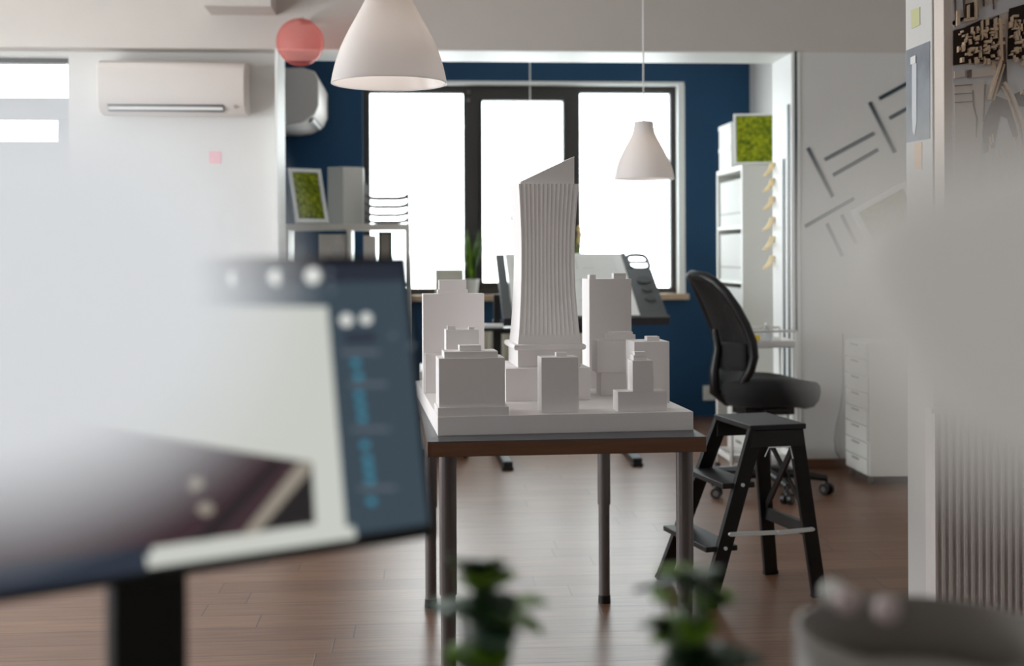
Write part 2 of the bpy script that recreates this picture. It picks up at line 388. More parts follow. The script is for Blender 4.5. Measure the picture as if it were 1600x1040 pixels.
# ------------------------------------------------------------------ pendant lamps
def shade_profile(s=1.0):
    out = [(.030, .2655), (.043, .265), (.0455, .260), (.047, .240), (.0515, .218), (.059, .198), (.069, .179), (.082, .155), (.096, .130), (.107, .108), (.117, .086), (.125, .063), (.132, .040), (.137, .018), (.1395, .003), (.140, 0)]
    inn = [(r - .004, z) for r, z in out[1:]]
    return [(r * s, z * s) for r, z in out + [(.1375, .0)] + list(reversed(inn))]
def pendant(px, py, Y, label, lit):
    c = at(px, py, Y)
    t = thing('pendant_lamp', label, 'pendant lamp', c, 0, 'white bell shaped pendant lamps')
    mb = MB(); mb.lathe(shade_profile(), seg=64); mb.build('lamp_shade', M['shade'], t, smooth=True)
    mb = MB(); mb.cyl((0, 0, .20), (0, 0, .258), .028, seg=32).cyl((0, 0, .258), (0, 0, .268), .030, seg=32); o = mb.build('socket_cap', M['white_plastic'], t); smooth_angle(o)
    mb = MB(); mb.cyl((0, 0, .266), (0, 0, CEIL - c.z - .03), .0035, seg=10); mb.build('cord', M['white_plastic'], t, smooth=True)
    mb = MB(); mb.lathe([(0, 0), (.045, 0), (.05, -.01), (.045, -.03), (0, -.032)], (0, 0, CEIL - c.z), 32); mb.build('ceiling_rose', M['white_plastic'], t, smooth=True)
    mb = MB(); mb.ball((0, 0, .12), .030, .030, .032).cyl((0, 0, .145), (0, 0, .2), .016); o = mb.build('bulb', M['bulb'], t); smooth_angle(o)
    l = bpy.data.lights.new('bulb_light', 'POINT'); l.energy = lit; l.color = (1, .95, .9); l.shadow_soft_size = .035
    lo = bpy.data.objects.new('bulb_light', l); COL.objects.link(lo); lo.parent = t; lo.location = (0, 0, .075)
    return t
M['bulb'] = mat('lit_bulb', (255, 235, 210), .4, emit=(255, 225, 190), es=.6)
pendant(608, 131, 3.11, 'large near white bell pendant lamp cut by the top edge of the photo', .16)
pendant(1006, 280, 5.83, 'white bell pendant lamp hanging on its cord before the right window pane', .10)
pendant(829, 345, 8.3, 'farthest pendant lamp, only its top and cord showing behind the tower tip', .08)

# ------------------------------------------------------------------ air conditioners
M['ac_white'] = mat('off_white_plastic', (206, 198, 192), .4, noise_amt=.01)
def aircon(w_, h, d, label, loc, rz):
    t = thing('air_conditioner', label, 'air conditioner', loc, rz, None)   # local: wall at y=0, body toward -y, z=0 bottom
    prof = [(0, .02), (0, h), (-d * .72, h), (-d * .93, h * .94), (-d, h * .8), (-d, h * .34), (-d * .93, h * .18), (-d * .7, h * .04), (-d * .45, 0), (-.05, .0)]
    mb = MB(); mb.prism([(-w_ / 2, y, z) for y, z in prof], (w_, 0, 0)); o = mb.build('body', M['ac_white'], t, bevel=.008)
    smooth_angle(o, 50)
    mb = MB(); mb.frame(Vector((1, 0, 0)), Vector((0, -.5, .85)).normalized(), Vector((0, -.85, -.5)).normalized(), w_ * .39, .022, .004, Vector((-w_ * .04, -d * .86, h * .115)))
    mb.build('air_outlet', M['frame_dark'], t)
    mb = MB(); mb.frame(Vector((1, 0, 0)), Vector((0, -.6, .8)), Vector((0, -.8, -.6)), w_ * .385, .008, .003, Vector((-w_ * .04, -d * .885, h * .105)))
    mb.build('louvre', M['white_plastic'], t)
    mb = MB(); mb.frame(Vector((1, 0, 0)), Vector((0, -.5, .85)).normalized(), Vector((0, -.85, -.5)).normalized(), .008, .008, .002, Vector((w_ * .43, -d * .9, h * .14)))
    mb.build('indicator', M['grey_card'], t)
    return t
a0, a1 = at(150, 92, YLW - .2), at(383, 178, YLW - .2)
aircon(a1.x - a0.x, a0.z - a1.z, .2, 'long white air conditioner mounted on the pale wall under the beam', ((a0.x + a1.x) / 2, YLW, a1.z), 0)
q = at(498, 195, 8.15)
aircon(.78, .36, q.x - XBL, 'white air conditioner seen end on beside the blue wall', (XBL, 8.15 + .39, q.z), R(90))

# translucent globe added to imitate an unidentified red blur under the beam
c = at(469, 66, 6.62)
t = thing('globe_lamp', 'blurred translucent red globe at the left end of the beam', 'lamp', c)
mb = MB(); mb.ball((0, 0, 0), .122, sub=4); mb.build('globe', M['red_glass'], t, smooth=True)
mb = MB(); mb.bar((0, .02, .129), (0, YF - c.y, .129), .03, .014, (1, 0, 0)); mb.build('bracket', M['beam'], t, bevel=.003)

# ------------------------------------------------------------------ main table
TH = .735
TYAW = R(1.6)
tl = gz(668, 690, TH); tr = gz(1108, 683, TH)
TW = (tr - tl).length * .995; TD = 1.42
t = thing('table', 'grey topped table with brown edge and grey metal legs carrying the white model', 'table', (tl.x, tl.y, 0), TYAW)
mb = MB(); mb.box(0, TW, 0, TD, TH - .003, TH); mb.build('table_surface', M['table_top'], t)
mb = MB(); mb.box(0, TW, 0, TD, TH - .036, TH - .003); mb.build('tabletop', M['table_edge'], t, bevel=.0015)
Tm = Matrix.Translation((tl.x, tl.y, 0)) @ Matrix.Rotation(TYAW, 4, 'Z'); Ti = Tm.inverted()
for px, Yd in ((699, 3.16), (1069, 3.16), (672, 4.25), (943, 4.25)):
    w_ = Ti @ at(px, 600, Yd); x, y = w_.x, w_.y
    front = Yd < 3.5
    lg = MB(); lg.cyl((x, y, .33), (x, y, TH - .037), .0215, seg=32).cyl((x, y, .026), (x, y, .33), .0185, seg=32); o = lg.build('leg', M['grey_metal'], t); smooth_angle(o)
    ft = MB(); ft.cyl((x, y, 0), (x, y, .027), .021, .020, seg=32); f_ = ft.build('foot', M['black_plastic'], o); smooth_angle(f_)
    pl = MB(); pl.cyl((x, y, TH - .042), (x, y, TH - .0361), .05, seg=32); f_ = pl.build('mounting_plate', M['grey_metal'], o); smooth_angle(f_)

# ------------------------------------------------------------------ white city model
BH = .0455; BYAW = R(3.6)
bl = gz(684, 681, TH); br = gz(1085, 672.5, TH)
BW = (br - bl).length; BD = .88
Bm = Matrix.Translation((bl.x, bl.y, TH)) @ Matrix.Rotation(BYAW, 4, 'Z'); Bi = Bm.inverted()
def hitv(px, py, v):                                       # pixel ray on the base-local plane y=v
    o = Bi @ CAMPOS; d = Bi.to_3x3() @ ray(px, py); return o + d * ((v - o.y) / d.y)
def hitb(py, px=850, z=BH):
    o = Bi @ CAMPOS; d = Bi.to_3x3() @ ray(px, py); q = o + d * ((z - o.z) / d.z); return q.y
base = MB(); base.box(0, BW, 0, BD, 0, BH); base = base.build('city_model_slab', M['foam'], None, bevel=.001)
base.matrix_world = Bm; tag(base, 'thick white rectangular base slab of the city model on the table', 'model base')
G = 'white model buildings on the base'
def bthing(label, u, v, name='model_building', cat='model building', group=G):
    o = thing(name, label, cat, Bm @ Vector((u, v, BH)), BYAW, group); return o
def building(label, x0, x1, ytop, v, depth, parts=(), step=None):
    """front face spans pixels x0..x1, top at row ytop, on the plane v; parts = roof boxes and lower blocks"""
    a, b = hitv(x0, ytop, v), hitv(x1, ytop, v)
    u0, u1, h = a.x, b.x, (a.z + b.z) / 2 - BH
    t = bthing(label, u0, v)
    z0 = 0
    if step: z0 = step
    mb = MB(); mb.box(0, u1 - u0, 0, depth, z0, h); mb.build('block', M['foam'], t, bevel=.0009)
    for (nm, p0, p1, ty, by, dv, dd) in parts:
        a, b = hitv(p0, ty, v + dv), hitv(p1, ty, v + dv); zb = hitv((p0 + p1) / 2, by, v + dv).z - BH if by is not None else 0
        if nm in ('roof_block', 'roof_step'): zb = h if by is None or nm == 'roof_block' else zb
        mb = MB(); mb.box(a.x - u0, b.x - u0, dv, dv + dd, zb, (a.z + b.z) / 2 - BH); mb.build(nm, M['foam'], t, bevel=.0008)
    return t
# front left
v = .004
pa = hitv(684, 637, v); pb = hitv(795, 637, v); PZ = pa.z - BH
t = bthing('wide front left block with stepped roof on a low plinth, nearest the monitor', pa.x, v)
mb = MB(); mb.box(.0, pb.x - pa.x, 0, .115, 0, PZ); mb.build('plinth', M['foam'], t, bevel=.0009)
a = hitv(685.5, 560, v + .006); b = hitv(789, 560, v + .006); H1 = a.z - BH
mb = MB(); mb.box(a.x - pa.x, b.x - pa.x, .006, .104, PZ, H1); mb.build('block', M['foam'], t, bevel=.0009)
a = hitv(694, 549.5, v + .014); b = hitv(778, 549.5, v + .014); H2 = a.z - BH
mb = MB(); mb.box(a.x - pa.x, b.x - pa.x, .014, .09, H1, H2); mb.build('roof_step', M['foam'], t, bevel=.0009)
a = hitv(718, 539.5, v + .03); b = hitv(752, 539.5, v + .03)
mb = MB(); mb.box(a.x - pa.x, b.x - pa.x, .03, .07, H2, a.z - BH); mb.build('roof_block', M['foam'], t, bevel=.0009)
# front middle
v = hitb(644.5, 875)
building('plain narrow front middle block standing before the tall tower', 846, 904, 558, v, .066,
         [('roof_block', 869, 886, 550.5, 558, .02, .02)])
# right stepped
v = hitb(642.5, 1000)
a = hitv(965.5, 612, v); b = hitv(1042, 612, v); ZP = a.z - BH
t = bthing('stepped front right block with a low podium and narrow raised middle', a.x, v); u0 = a.x
mb = MB(); mb.box(0, b.x - u0, 0, .058, 0, ZP); mb.build('podium', M['foam'], t, bevel=.0009)
a = hitv(988.5, 563.5, v); b = hitv(1021, 563.5, v); ZT = a.z - BH
mb = MB(); mb.box(a.x - u0, b.x - u0, .0005, .055, ZP, ZT); mb.build('block', M['foam'], t, bevel=.0009)
a = hitv(990, 555, v + .012); b = hitv(1011, 555, v + .012); ZU = a.z - BH
mb = MB(); mb.box(a.x - u0, b.x - u0, .012, .045, ZT, ZU); mb.build('roof_step', M['foam'], t, bevel=.0009)
a = hitv(991.5, 549.5, v + .018); b = hitv(1009, 549.5, v + .018)
mb = MB(); mb.box(a.x - u0, b.x - u0, .018, .04, ZU, a.z - BH); mb.build('roof_block', M['foam'], t, bevel=.0009)
# right edge block
v = hitb(629, 1040)
building('block at the right edge of the base with one small roof box', 991, 1046, 533.5, v, .10,
         [('roof_block', 1011, 1030.5, 525.5, 533, .025, .03)])
# right two-tier block
v = hitb(618, 960)
a = hitv(933, 532, v - .006); b = hitv(985, 532, v - .006); u0 = a.x; H = a.z - BH; zl = hitv(940, 582, v - .006).z - BH
t = bthing('two tier block with overhanging upper storey and layered roof, right of centre', u0, v - .006)
mb = MB(); mb.box(0, b.x - u0, 0, .075, zl, H); mb.build('upper_block', M['foam'], t, bevel=.0009)
c = hitv(939, 600, v)
mb = MB(); mb.box(c.x - u0, b.x - u0 + .001, .006, .07, 0, zl); mb.build('lower_block', M['foam'], t, bevel=.0009)
a = hitv(951, 523, v + .004); b = hitv(993, 523, v + .004); c_ = a.z - BH
mb = MB(); mb.box(a.x - u0, b.x - u0, .010, .062, H, c_); mb.build('roof_step', M['foam'], t, bevel=.0009)
a = hitv(955, 518.5, v + .01); b = hitv(989, 518.5, v + .01)
mb = MB(); mb.box(a.x - u0, b.x - u0, .018, .055, c_, a.z - BH); mb.build('roof_block', M['foam'], t, bevel=.0009)
# tall right
v = hitb(606, 950)
building('tall plain slab to the right of the fluted tower with two roof boxes', 920.5, 986.5, 435.6, v, .11,
         [('roof_block', 921, 931, 429, 435, .01, .03), ('roof_block', 959, 978, 426.5, 435, .005, .03)])
# tall left
v = hitb(613, 690)
building('tall wide slab at the left edge with a two layer roof box', 661, 756.5, 458.7, v, .05,
         [('roof_step', 684, 731, 452, None, .01, .032), ('roof_step', 686, 728.5, 437, 452.3, .013, .026)], step=None)
a = hitv(664, 552, v - .012); b = hitv(752, 552, v - .012)
lt = bthing('low block at the foot of the tall left slab, behind the front left block', a.x, v - .0125)
mb = MB(); mb.box(0, b.x - a.x, 0, .012, 0, a.z - BH); mb.build('block', M['foam'], lt, bevel=.0009)
# small left block
v = .2
building('small block with two roof boxes between the front left block and tall left slab', 697, 748, 515, v, .06,
         [('roof_block', 699, 712, 509, 515, .008, .02), ('roof_block', 732.5, 741, 510.5, 515, .008, .02)])

# ------------------------------------------------------------------ the fluted tower
v0 = hitb(626, 850)
a, b = hitv(790, 576, v0), hitv(922, 576, v0); u0 = a.x; PW = b.x - u0; PH = a.z - BH
t = bthing('tall fluted white tower with pinched waist and slanted wedge crown on a podium', u0, v0, 'model_tower', 'model tower', None)
mb = MB(); mb.box(0, PW, 0, .26, 0, PH); mb.build('podium', M['foam'], t, bevel=.001)
vt = v0 + .035
a, b = hitv(809, 547, vt), hitv(907, 547, vt); SH = a.z - BH
mb = MB(); mb.box(a.x - u0, b.x - u0, .035, .225, PH, SH); mb.build('base_block', M['foam'], t, bevel=.001)
a, b = hitv(806, 538, vt), hitv(911, 538, vt); RH = a.z - BH
mb = MB(); r_ = (RH - SH) / 2
x0, x1, y0, y1 = a.x - u0, b.x - u0, .029, .231; N_ = 8; vs = []
for k in range(N_ + 1):
    an = -PI / 2 + PI * k / N_; o_ = r_ * .8 * (math.cos(an)); z = SH + r_ + r_ * math.sin(an)
    vs.append([(x0 - o_, y0 - o_, z), (x1 + o_, y0 - o_, z), (x1 + o_, y1 + o_, z), (x0 - o_, y1 + o_, z)])
flat = [q for rg in vs for q in rg]
fs = [(0, 3, 2, 1), tuple(4 * N_ + i for i in range(4))] + [(4 * k + i, 4 * k + (i + 1) % 4, 4 * k + 4 + (i + 1) % 4, 4 * k + 4 + i) for k in range(N_) for i in range(4)]
mb.mesh(flat, fs); o = mb.build('moulding', M['foam'], t); smooth_angle(o, 45)
# shaft
rows = [(540, 809.5, 907.5), (524, 811, 906), (500, 812.7, 904), (470, 814.3, 901.6), (440, 815.4, 900), (413, 815.8, 899.3), (385, 815.8, 899.3), (355, 815.0, 900.3), (325, 813.5, 902), (300, 812, 904), (286.8, 811, 905)]
lv = []
for py, xa, xb in rows:
    A, B = hitv(xa, py, vt), hitv(xb, py, vt); lv.append((A.z - BH, A.x - u0, B.x - u0))
def interp(z):
    for k in range(len(lv) - 1):
        if lv[k][0] <= z <= lv[k + 1][0] + 1e-9:
            # Catmull-Rom
            q = [lv[max(k - 1, 0)], lv[k], lv[k + 1], lv[min(k + 2, len(lv) - 1)]]; s = (z - lv[k][0]) / (lv[k + 1][0] - lv[k][0])
            f = lambda i: .5 * ((2 * q[1][i]) + (-q[0][i] + q[2][i]) * s + (2 * q[0][i] - 5 * q[1][i] + 4 * q[2][i] - q[3][i]) * s * s + (-q[0][i] + 3 * q[1][i] - 3 * q[2][i] + q[3][i]) * s ** 3)
            return f(1), f(2)
    return lv[-1][1], lv[-1][2]
zA, zB = lv[0][0], lv[-1][0]; zfl = hitv(850, 525, vt).z - BH
NF, NP, NL = 13, 8, 44
rings = []
levels = sorted(set([zA + (zB - zA) * k / NL for k in range(NL + 1)] + [zfl - .002, zfl + .002, zfl + .006]))
for z in levels:
    xa, xb = interp(min(max(z, zA), zB)); W = xb - xa; D = .178 * (W / (lv[0][2] - lv[0][1])) ** 1.0
    yc = .035 + .089; yf = yc - D / 2 ; yb = yc + D / 2
    g = 0 if z < zfl else min(1, (z - zfl) / .006)
    ring = []
    for k in range(NF * NP + 1):
        s = k / (NF * NP); e_ = .03
        x = xa + W * (e_ + (1 - 2 * e_) * s); ph = (s * NF) % 1
        dep = .0026 * g * (1 - abs(2 * ph - 1) ** 2.2) if 0 < s < 1 else 0
        ring.append((x, yf + dep, z))
    ring = [(xa, yf, z)] + ring + [(xb, yf, z)]
    for k in range(1, NF * 2 + 1):
        ring.append((xb, yf + D * k / (NF * 2), z))
    for k in range(1, 4): ring.append((xb - W * k / 3, yb, z))
    for k in range(1, 3): ring.append((xa, yb - D * k / 3, z))
    rings.append(ring)
n = len(rings[0]); vs = [q for r_ in rings for q in r_]
fs = [(k * n + i, k * n + (i + 1) % n, (k + 1) * n + (i + 1) % n, (k + 1) * n + i) for k in range(len(rings) - 1) for i in range(n)]
fs += [tuple(reversed(range(n))), tuple((len(rings) - 1) * n + i for i in range(n))]
mb = MB(); mb.mesh(vs, fs); o = mb.build('shaft', M['foam'], t); smooth_angle(o, 32)
vc = vt + .02
A, B, C_ = hitv(813, 286, vc), hitv(897.5, 244, vc), hitv(897.5, 286, vc)
mb = MB(); mb.prism([(A.x - u0, .055, zB), (C_.x - u0, .055, zB), (B.x - u0, .055, B.z - BH), (A.x - u0, .055, zB + .006)], (0, .10, 0)); mb.build('crown', M['foam'], t, bevel=.001)

# ------------------------------------------------------------------ step ladder
def ladder():
    n2 = gz(1174, 666, .60); f2 = gz(1117, 648, .60)
    nr = gz(1254, 661, .60); d = (f2 - n2).normalized()     # d: along the rungs, away from camera
    ex = (nr - n2); ex = (ex - d * ex.dot(d)); wide = ex.length; ex.normalize()
    L = (f2 - n2).length
    o = n2.copy(); o.z = 0
    t = thing('step_ladder', 'black wooden folding step ladder with steel strap beside the table', 'step ladder', o)
    P_ = lambda a, b, z: ex * a + d * b + Vector((0, 0, z))
    ft = {}
    for key, (px, py) in {'F1': (1106, 947), 'F2': (1035, 905), 'R1': (1280, 932), 'R2': (1204, 896)}.items(): ft[key] = gz(px, py, 0) - o
    tops = {'F1': P_(.02, .012, .585), 'F2': P_(.02, L - .012, .585), 'R1': P_(wide - .035, .012, .585), 'R2': P_(wide - .035, L - .012, .585)}
    mb = MB(); mb.prism([P_(-.004, 0, .585), P_(wide, 0, .585), P_(wide, L, .585), P_(-.004, L, .585)], (0, 0, .018)); mb.build('top_step', M['black_wood'], t, bevel=.003)
    for k in ('F1', 'F2', 'R1', 'R2'):
        mb = MB(); a, b = ft[k], tops[k].copy()
        up = (b - a).normalized()
        a2 = a + up * .012
        hint = ex
        mb.bar(a2, b, .052 if k[0] == 'F' else .05, .022, hint)
        lo = mb.build('leg', M['black_wood'], t, bevel=.003)
        mb = MB(); mb.bar(a + Vector((0, 0, .0)), a + up * .014 + Vector((0, 0, 0)), .052, .024, hint); mb.build('rubber_foot', M['black_plastic'], lo)
    def on(k, z): a, b = ft[k], tops[k]; s = z / (b.z - a.z); return a + (b - a) * s
    # side aprons under top
    for k in (0.012, L - .012):
        mb = MB(); mb.bar(P_(.0, k, .556), P_(wide - .01, k, .556), .055, .02, (0, 0, 1)); mb.build('apron', M['black_wood'], t, bevel=.002)
    # two steps between the front legs
    for z in (.395, .185):
        p1, p2 = on('F1', z), on('F2', z); dr = (p2 - p1).normalized()
        q = p1 - dr * .0; r_ = p2 + dr * .0
        xx = (ex - dr * ex.dot(dr)).normalized()
        mb = MB(); mb.prism([q - xx * .065 - dr * .008, q + xx * .05 - dr * .008, r_ + xx * .05 + dr * .008, r_ - xx * .065 + dr * .008], (0, 0, .018)); mb.build('step', M['black_wood'], t, bevel=.003)
    # rear frame: rail, brace cross
    mb = MB(); mb.bar(on('R1', .235), on('R2', .235), .045, .016, (0, 0, 1)); mb.build('rear_rail', M['black_wood'], t, bevel=.002)
    for a, b in (('R1', 'R2'), ('R2', 'R1')):
        mb = MB(); off = ex * (.012 if a == 'R1' else .0); mb.bar(on(a, .25) + off, on(b, .55) + off, .022, .010, d); mb.build('cross_brace', M['black_wood'], t, bevel=.002)
    # steel strap
    s1, s2 = on('F1', .245) - d * .022, on('R1', .245) - d * .022
    mid = s1 + (s2 - s1) * .58 + Vector((0, 0, -.004))
    mb = MB(); mb.bar(s1, mid, .014, .003, (0, 0, 1)).bar(mid - d * .004, s2 - d * .004, .014, .003, (0, 0, 1))
    for q in (s1, mid - d * .004, s2 - d * .004): mb.cyl(q - d * .005, q + d * .006, .0055, seg=14)
    mb.build('steel_strap', M['steel'], t)
    mb = MB(); e1, e2 = P_(.045, -.004, .50), P_(.06, -.004, .53); e3, e4 = P_(.135, -.004, .53), P_(.145, -.004, .49)
    mb.tube([e1, e2, e3, e4], .0022, 8); mb.build('wire_hook', M['steel'], t)
    for z in (.395, .185):
        mb = MB(); q = on('F1', z + .012) - d * .013; mb.cyl(q, q - d * .005, .006, seg=14); mb.build('bolt', M['steel'], t)
ladder()

# ------------------------------------------------------------------ office chair
def chair():
    c = gz(1205, 780, 0); c = at(1196, 760, 6.12); c.z = 0
    t = thing('office_chair', 'black mesh backed office chair on castors facing right by the opening', 'office chair', c, R(9))
    k = 1.0
    # local +x = facing direction
    mb = MB(); q = [] ; n = 28
    def sup(a, b, p, m): return [(math.copysign(abs(math.cos(x)) ** p, math.cos(x)) * a, math.copysign(abs(math.sin(x)) ** p, math.sin(x)) * b) for x in [2 * PI * i / m for i in range(m)]]
    base_ = sup(.235, .235, .55, 40); rg = []
    for s, z in ((.72, .425), (.88, .438), (.97, .470), (1.0, .510), (.985, .540), (.93, .555), (.6, .562), (.0, .560)):
        for x, y in base_:
            zz = z - max(0, x) ** 2 * .32 + .012 * (y / .235) ** 2 * (s > .5)
            rg.append((x * s, y * s, zz))
    m = 40; fs = [tuple(reversed(range(m)))] + [(a * m + i, a * m + (i + 1) % m, (a + 1) * m + (i + 1) % m, (a + 1) * m + i) for a in range(7) for i in range(m)]
    mb.mesh(rg, fs); bmesh.ops.remove_doubles(mb.bm, verts=mb.bm.verts, dist=1e-5); mb.build('seat', M['black_fabric'], t, smooth=True)
    mb = MB(); mb.box(-.14, .12, -.08, .08, .385, .428).box(-.07, .05, -.16, .16, .405, .43); mb.build('seat_mechanism', M['black_plastic'], t, bevel=.008)
    # backrest profile: (z, x offset, half width)
    prof = [(.50, -.215, .12), (.56, -.212, .165), (.62, -.190, .20), (.68, -.180, .215), (.75, -.190, .22), (.83, -.222, .215), (.91, -.262, .20), (.98, -.305, .175), (1.03, -.345, .14), (1.055, -.375, .09)]
    mb = MB(); vs = []; K = 12
    for z, x, hw in prof:
        for i in range(K + 1):
            s = -1 + 2 * i / K; vs.append((x - .045 * (1 - s * s) + .03, s * hw, z))
    fs = [(a * (K + 1) + i, a * (K + 1) + i + 1, (a + 1) * (K + 1) + i + 1, (a + 1) * (K + 1) + i) for a in range(len(prof) - 1) for i in range(K)]
    mb.mesh(vs, fs); o = mb.build('backrest_mesh', M['mesh'], t, smooth=True)
    so = o.modifiers.new('t', 'SOLIDIFY'); so.thickness = .004
    pts = [(x + .03, -hw, z) for z, x, hw in prof] + [(prof[-1][1] + .0, 0, 1.062)] + [(x + .03, hw, z) for z, x, hw in reversed(prof)] + [(-.225, 0, .485)]
    pts.append(pts[0])
    mb = MB(); mb.tube(pts, .022, 10); o = mb.build('backrest_frame', M['black_plastic'], t, smooth=True)
    mb = MB(); mb.tube([(-.08, 0, .455), (-.2, 0, .45), (-.262, 0, .5), (-.262, 0, .60), (-.245, 0, .70), (-.255, 0, .80)], [.022, .024, .026, .024, .02, .012], 12); mb.build('back_support', M['black_plastic'], t, smooth=True)
    mb = MB(); vs = []
    for z in (.61, .64, .68, .715, .74):
        for i in range(K + 1):
            s = -1 + 2 * i / K; vs.append((-.20 - .045 * (1 - s * s) + .018, s * .19, z))
    fs = [(a * (K + 1) + i, a * (K + 1) + i + 1, (a + 1) * (K + 1) + i + 1, (a + 1) * (K + 1) + i) for a in range(4) for i in range(K)]
    mb.mesh(vs, fs); o = mb.build('lumbar_pad', M['black_fabric'], t, smooth=True); so = o.modifiers.new('t', 'SOLIDIFY'); so.thickness = .012
    mb = MB(); mb.cyl((0, 0, .09), (0, 0, .25), .028, seg=24).cyl((0, 0, .25), (0, 0, .39), .016, seg=24); o = mb.build('gas_column', M['black_plastic'], t); smooth_angle(o)
    mb = MB(); mb.cyl((0, 0, .075), (0, 0, .12), .045, .035, seg=24)
    angs = [R(-22 + 72 * i) for i in range(5)]
    for a in angs:
        e_ = Vector((math.cos(a), math.sin(a), 0)); mb.tube([e_ * .02 + Vector((0, 0, .10)), e_ * .15 + Vector((0, 0, .095)), e_ * .29 + Vector((0, 0, .078))], [.026, .021, .016], 10)
    o = mb.build('star_base', M['black_plastic'], t); smooth_angle(o, 50)
    for a in angs:
        e_ = Vector((math.cos(a), math.sin(a), 0)); c_ = e_ * .29; sd = Vector((-e_.y, e_.x, 0)); sd = (sd * .6 + e_ * .6).normalized(); 
        mb = MB(); mb.cyl(c_ + Vector((0, 0, .05)), c_ + Vector((0, 0, .085)), .006, seg=10)
        mb.ball(c_ + Vector((0, 0, .042)), .018, .018, .022, 2); o = mb.build('castor', M['black_plastic'], t, smooth=True)
        for s in (-1, 1):
            w_ = MB(); w_.cyl(c_ + sd * (s * .008) + Vector((0, 0, .026)), c_ + sd * (s * .026) + Vector((0, 0, .026)), .026, seg=28); q = w_.build('wheel', M['black_plastic'], o); smooth_angle(q)
            w_ = MB(); w_.cyl(c_ + sd * (s * .02) + Vector((0, 0, .026)), c_ + sd * (s * .0275) + Vector((0, 0, .026)), .014, seg=24); q = w_.build('wheel_hub', M['grey_metal'], o); smooth_angle(q)
chair()

# ------------------------------------------------------------------ trolley with things, white pedestal
def trolley():
    Yt = 6.42
    r = at(1247, 540, Yt); l = at(1140, 540, Yt); wd = r.x - l.x; dp = .30
    z1 = at(1200, 543, Yt).z; zr = at(1200, 517, Yt).z
    z2 = at(1200, 622, Yt).z; z3 = .10
    t = thing('trolley', 'white metal trolley with railed trays partly behind the office chair', 'trolley', (l.x, Yt, 0))
    for z in (z1, z2, z3):
        mb = MB(); mb.box(0, wd, 0, dp, z, z + .004); h = .035
        mb.box(0, wd, 0, .004, z, z + h).box(0, wd, dp - .004, dp, z, z + h).box(0, .004, 0, dp, z, z + h).box(wd - .004, wd, 0, dp, z, z + h); mb.build('tray', M['white_plastic'], t)
    for x in (.008, wd - .008):
        for y in (-.0085, dp + .0085):
            mb = MB(); mb.cyl((x, y, .05), (x, y, zr), .008, seg=14); mb.build('post', M['white_plastic'], t, smooth=True)
            mb = MB(); mb.cyl((x - .01, y, .025), (x + .01, y, .025), .025, seg=24).cyl((x, y, .025), (x, y, .055), .007); q = mb.build('castor', M['black_plastic'], t); smooth_angle(q)
    for y in (-.0085, dp + .0085):
        mb = MB(); mb.cyl((.008, y, zr), (wd - .008, y, zr), .006, seg=12); mb.build('rail', M['white_plastic'], t, smooth=True)
    # things on the trays
    c = at(1198, 530, Yt + .1); prof = [(0, .0), (.024, 0), (.026, .01), (.026, .06), (.02, .08), (.009, .092), (.009, .108), (.0, .108)]
    b = thing('glass_bottle', 'small clear glass bottle on the upper trolley tray', 'bottle', (c.x, Yt + .1, z1 + .0045))
    mb = MB(); mb.lathe(prof, seg=28); mb.build('bottle_body', M['bottle_glass'], b, smooth=True)
    mb = MB(); mb.cyl((0, 0, .108), (0, 0, .118), .011, seg=20); mb.build('cap', M['white_plastic'], b)
    c = at(1177, 530, Yt + .14)
    mb = MB(); mb.box(-.035, .03, -.03, .03, 0, .052); q = mb.build('sponge_box', M['yellow_plastic'], None, bevel=.004); q.location = (c.x, Yt + .14, z1 + .0045); tag(q, 'small yellow box on the upper trolley tray behind the chair back', 'box')
    c = at(1184, 610, Yt + .1)
    b = thing('pencil_cup', 'grey cup of pencils on the lower trolley tray', 'pencil cup', (c.x, Yt + .12, z2 + .0045))
    mb = MB(); mb.lathe([(0, 0), (.026, 0), (.028, .06), (.026, .06), (.024, .004), (0, .004)], seg=28); mb.build('cup', M['grey_card'], b, smooth=True)
    b2 = b
    for k in range(3):
        a = 2.1 * k
        mb = MB(); mb.cyl((.008 * math.cos(a), .008 * math.sin(a), .008), (.022 * math.cos(a), .022 * math.sin(a), .095), .004, seg=8)
        q = mb.build('pencil', [M['red_pencil'], M['black'], M['red_pencil']][k], None); q.location = b2.location
        tag(q, ['red pencil leaning right in the grey trolley cup', 'black pencil in the grey trolley cup', 'red pencil leaning left in the grey trolley cup'][k], 'pencil', 'pencils in the trolley cup')
    c = at(1207, 610, Yt + .15)
    mb = MB(); mb.lathe([(0, 0), (.02, 0), (.04, .02), (.047, .045), (.04, .05), (.02, .057), (0, .058)], seg=32); q = mb.build('bowl', M['pot_white'], None, smooth=True); q.location = (c.x, Yt + .16, z2 + .0045)
    tag(q, 'small white lidded bowl on the lower trolley tray', 'bowl')
trolley()
q = at(1182, 700, 6.82)
t = thing('pedestal_cabinet', 'white low cabinet on the floor behind ladder inside the opening', 'cabinet', (q.x, 6.86, 0))
wd = JI - .012 - q.x
mb = MB(); mb.box(0, wd, 0, .58, .01, .40); mb.build('cabinet_body', M['shelf_white'], t, bevel=.003)
for k in range(3):
    mb = MB(); mb.box(-.012, -.001, .01, .57, .02 + .125 * k, .135 + .125 * k); d_ = mb.build('drawer', M['shelf_white'], t, bevel=.002)
    mb = MB(); mb.box(-.02, -.012, .24, .34, .09 + .125 * k, .10 + .125 * k); mb.build('handle', M['grey_metal'], d_)
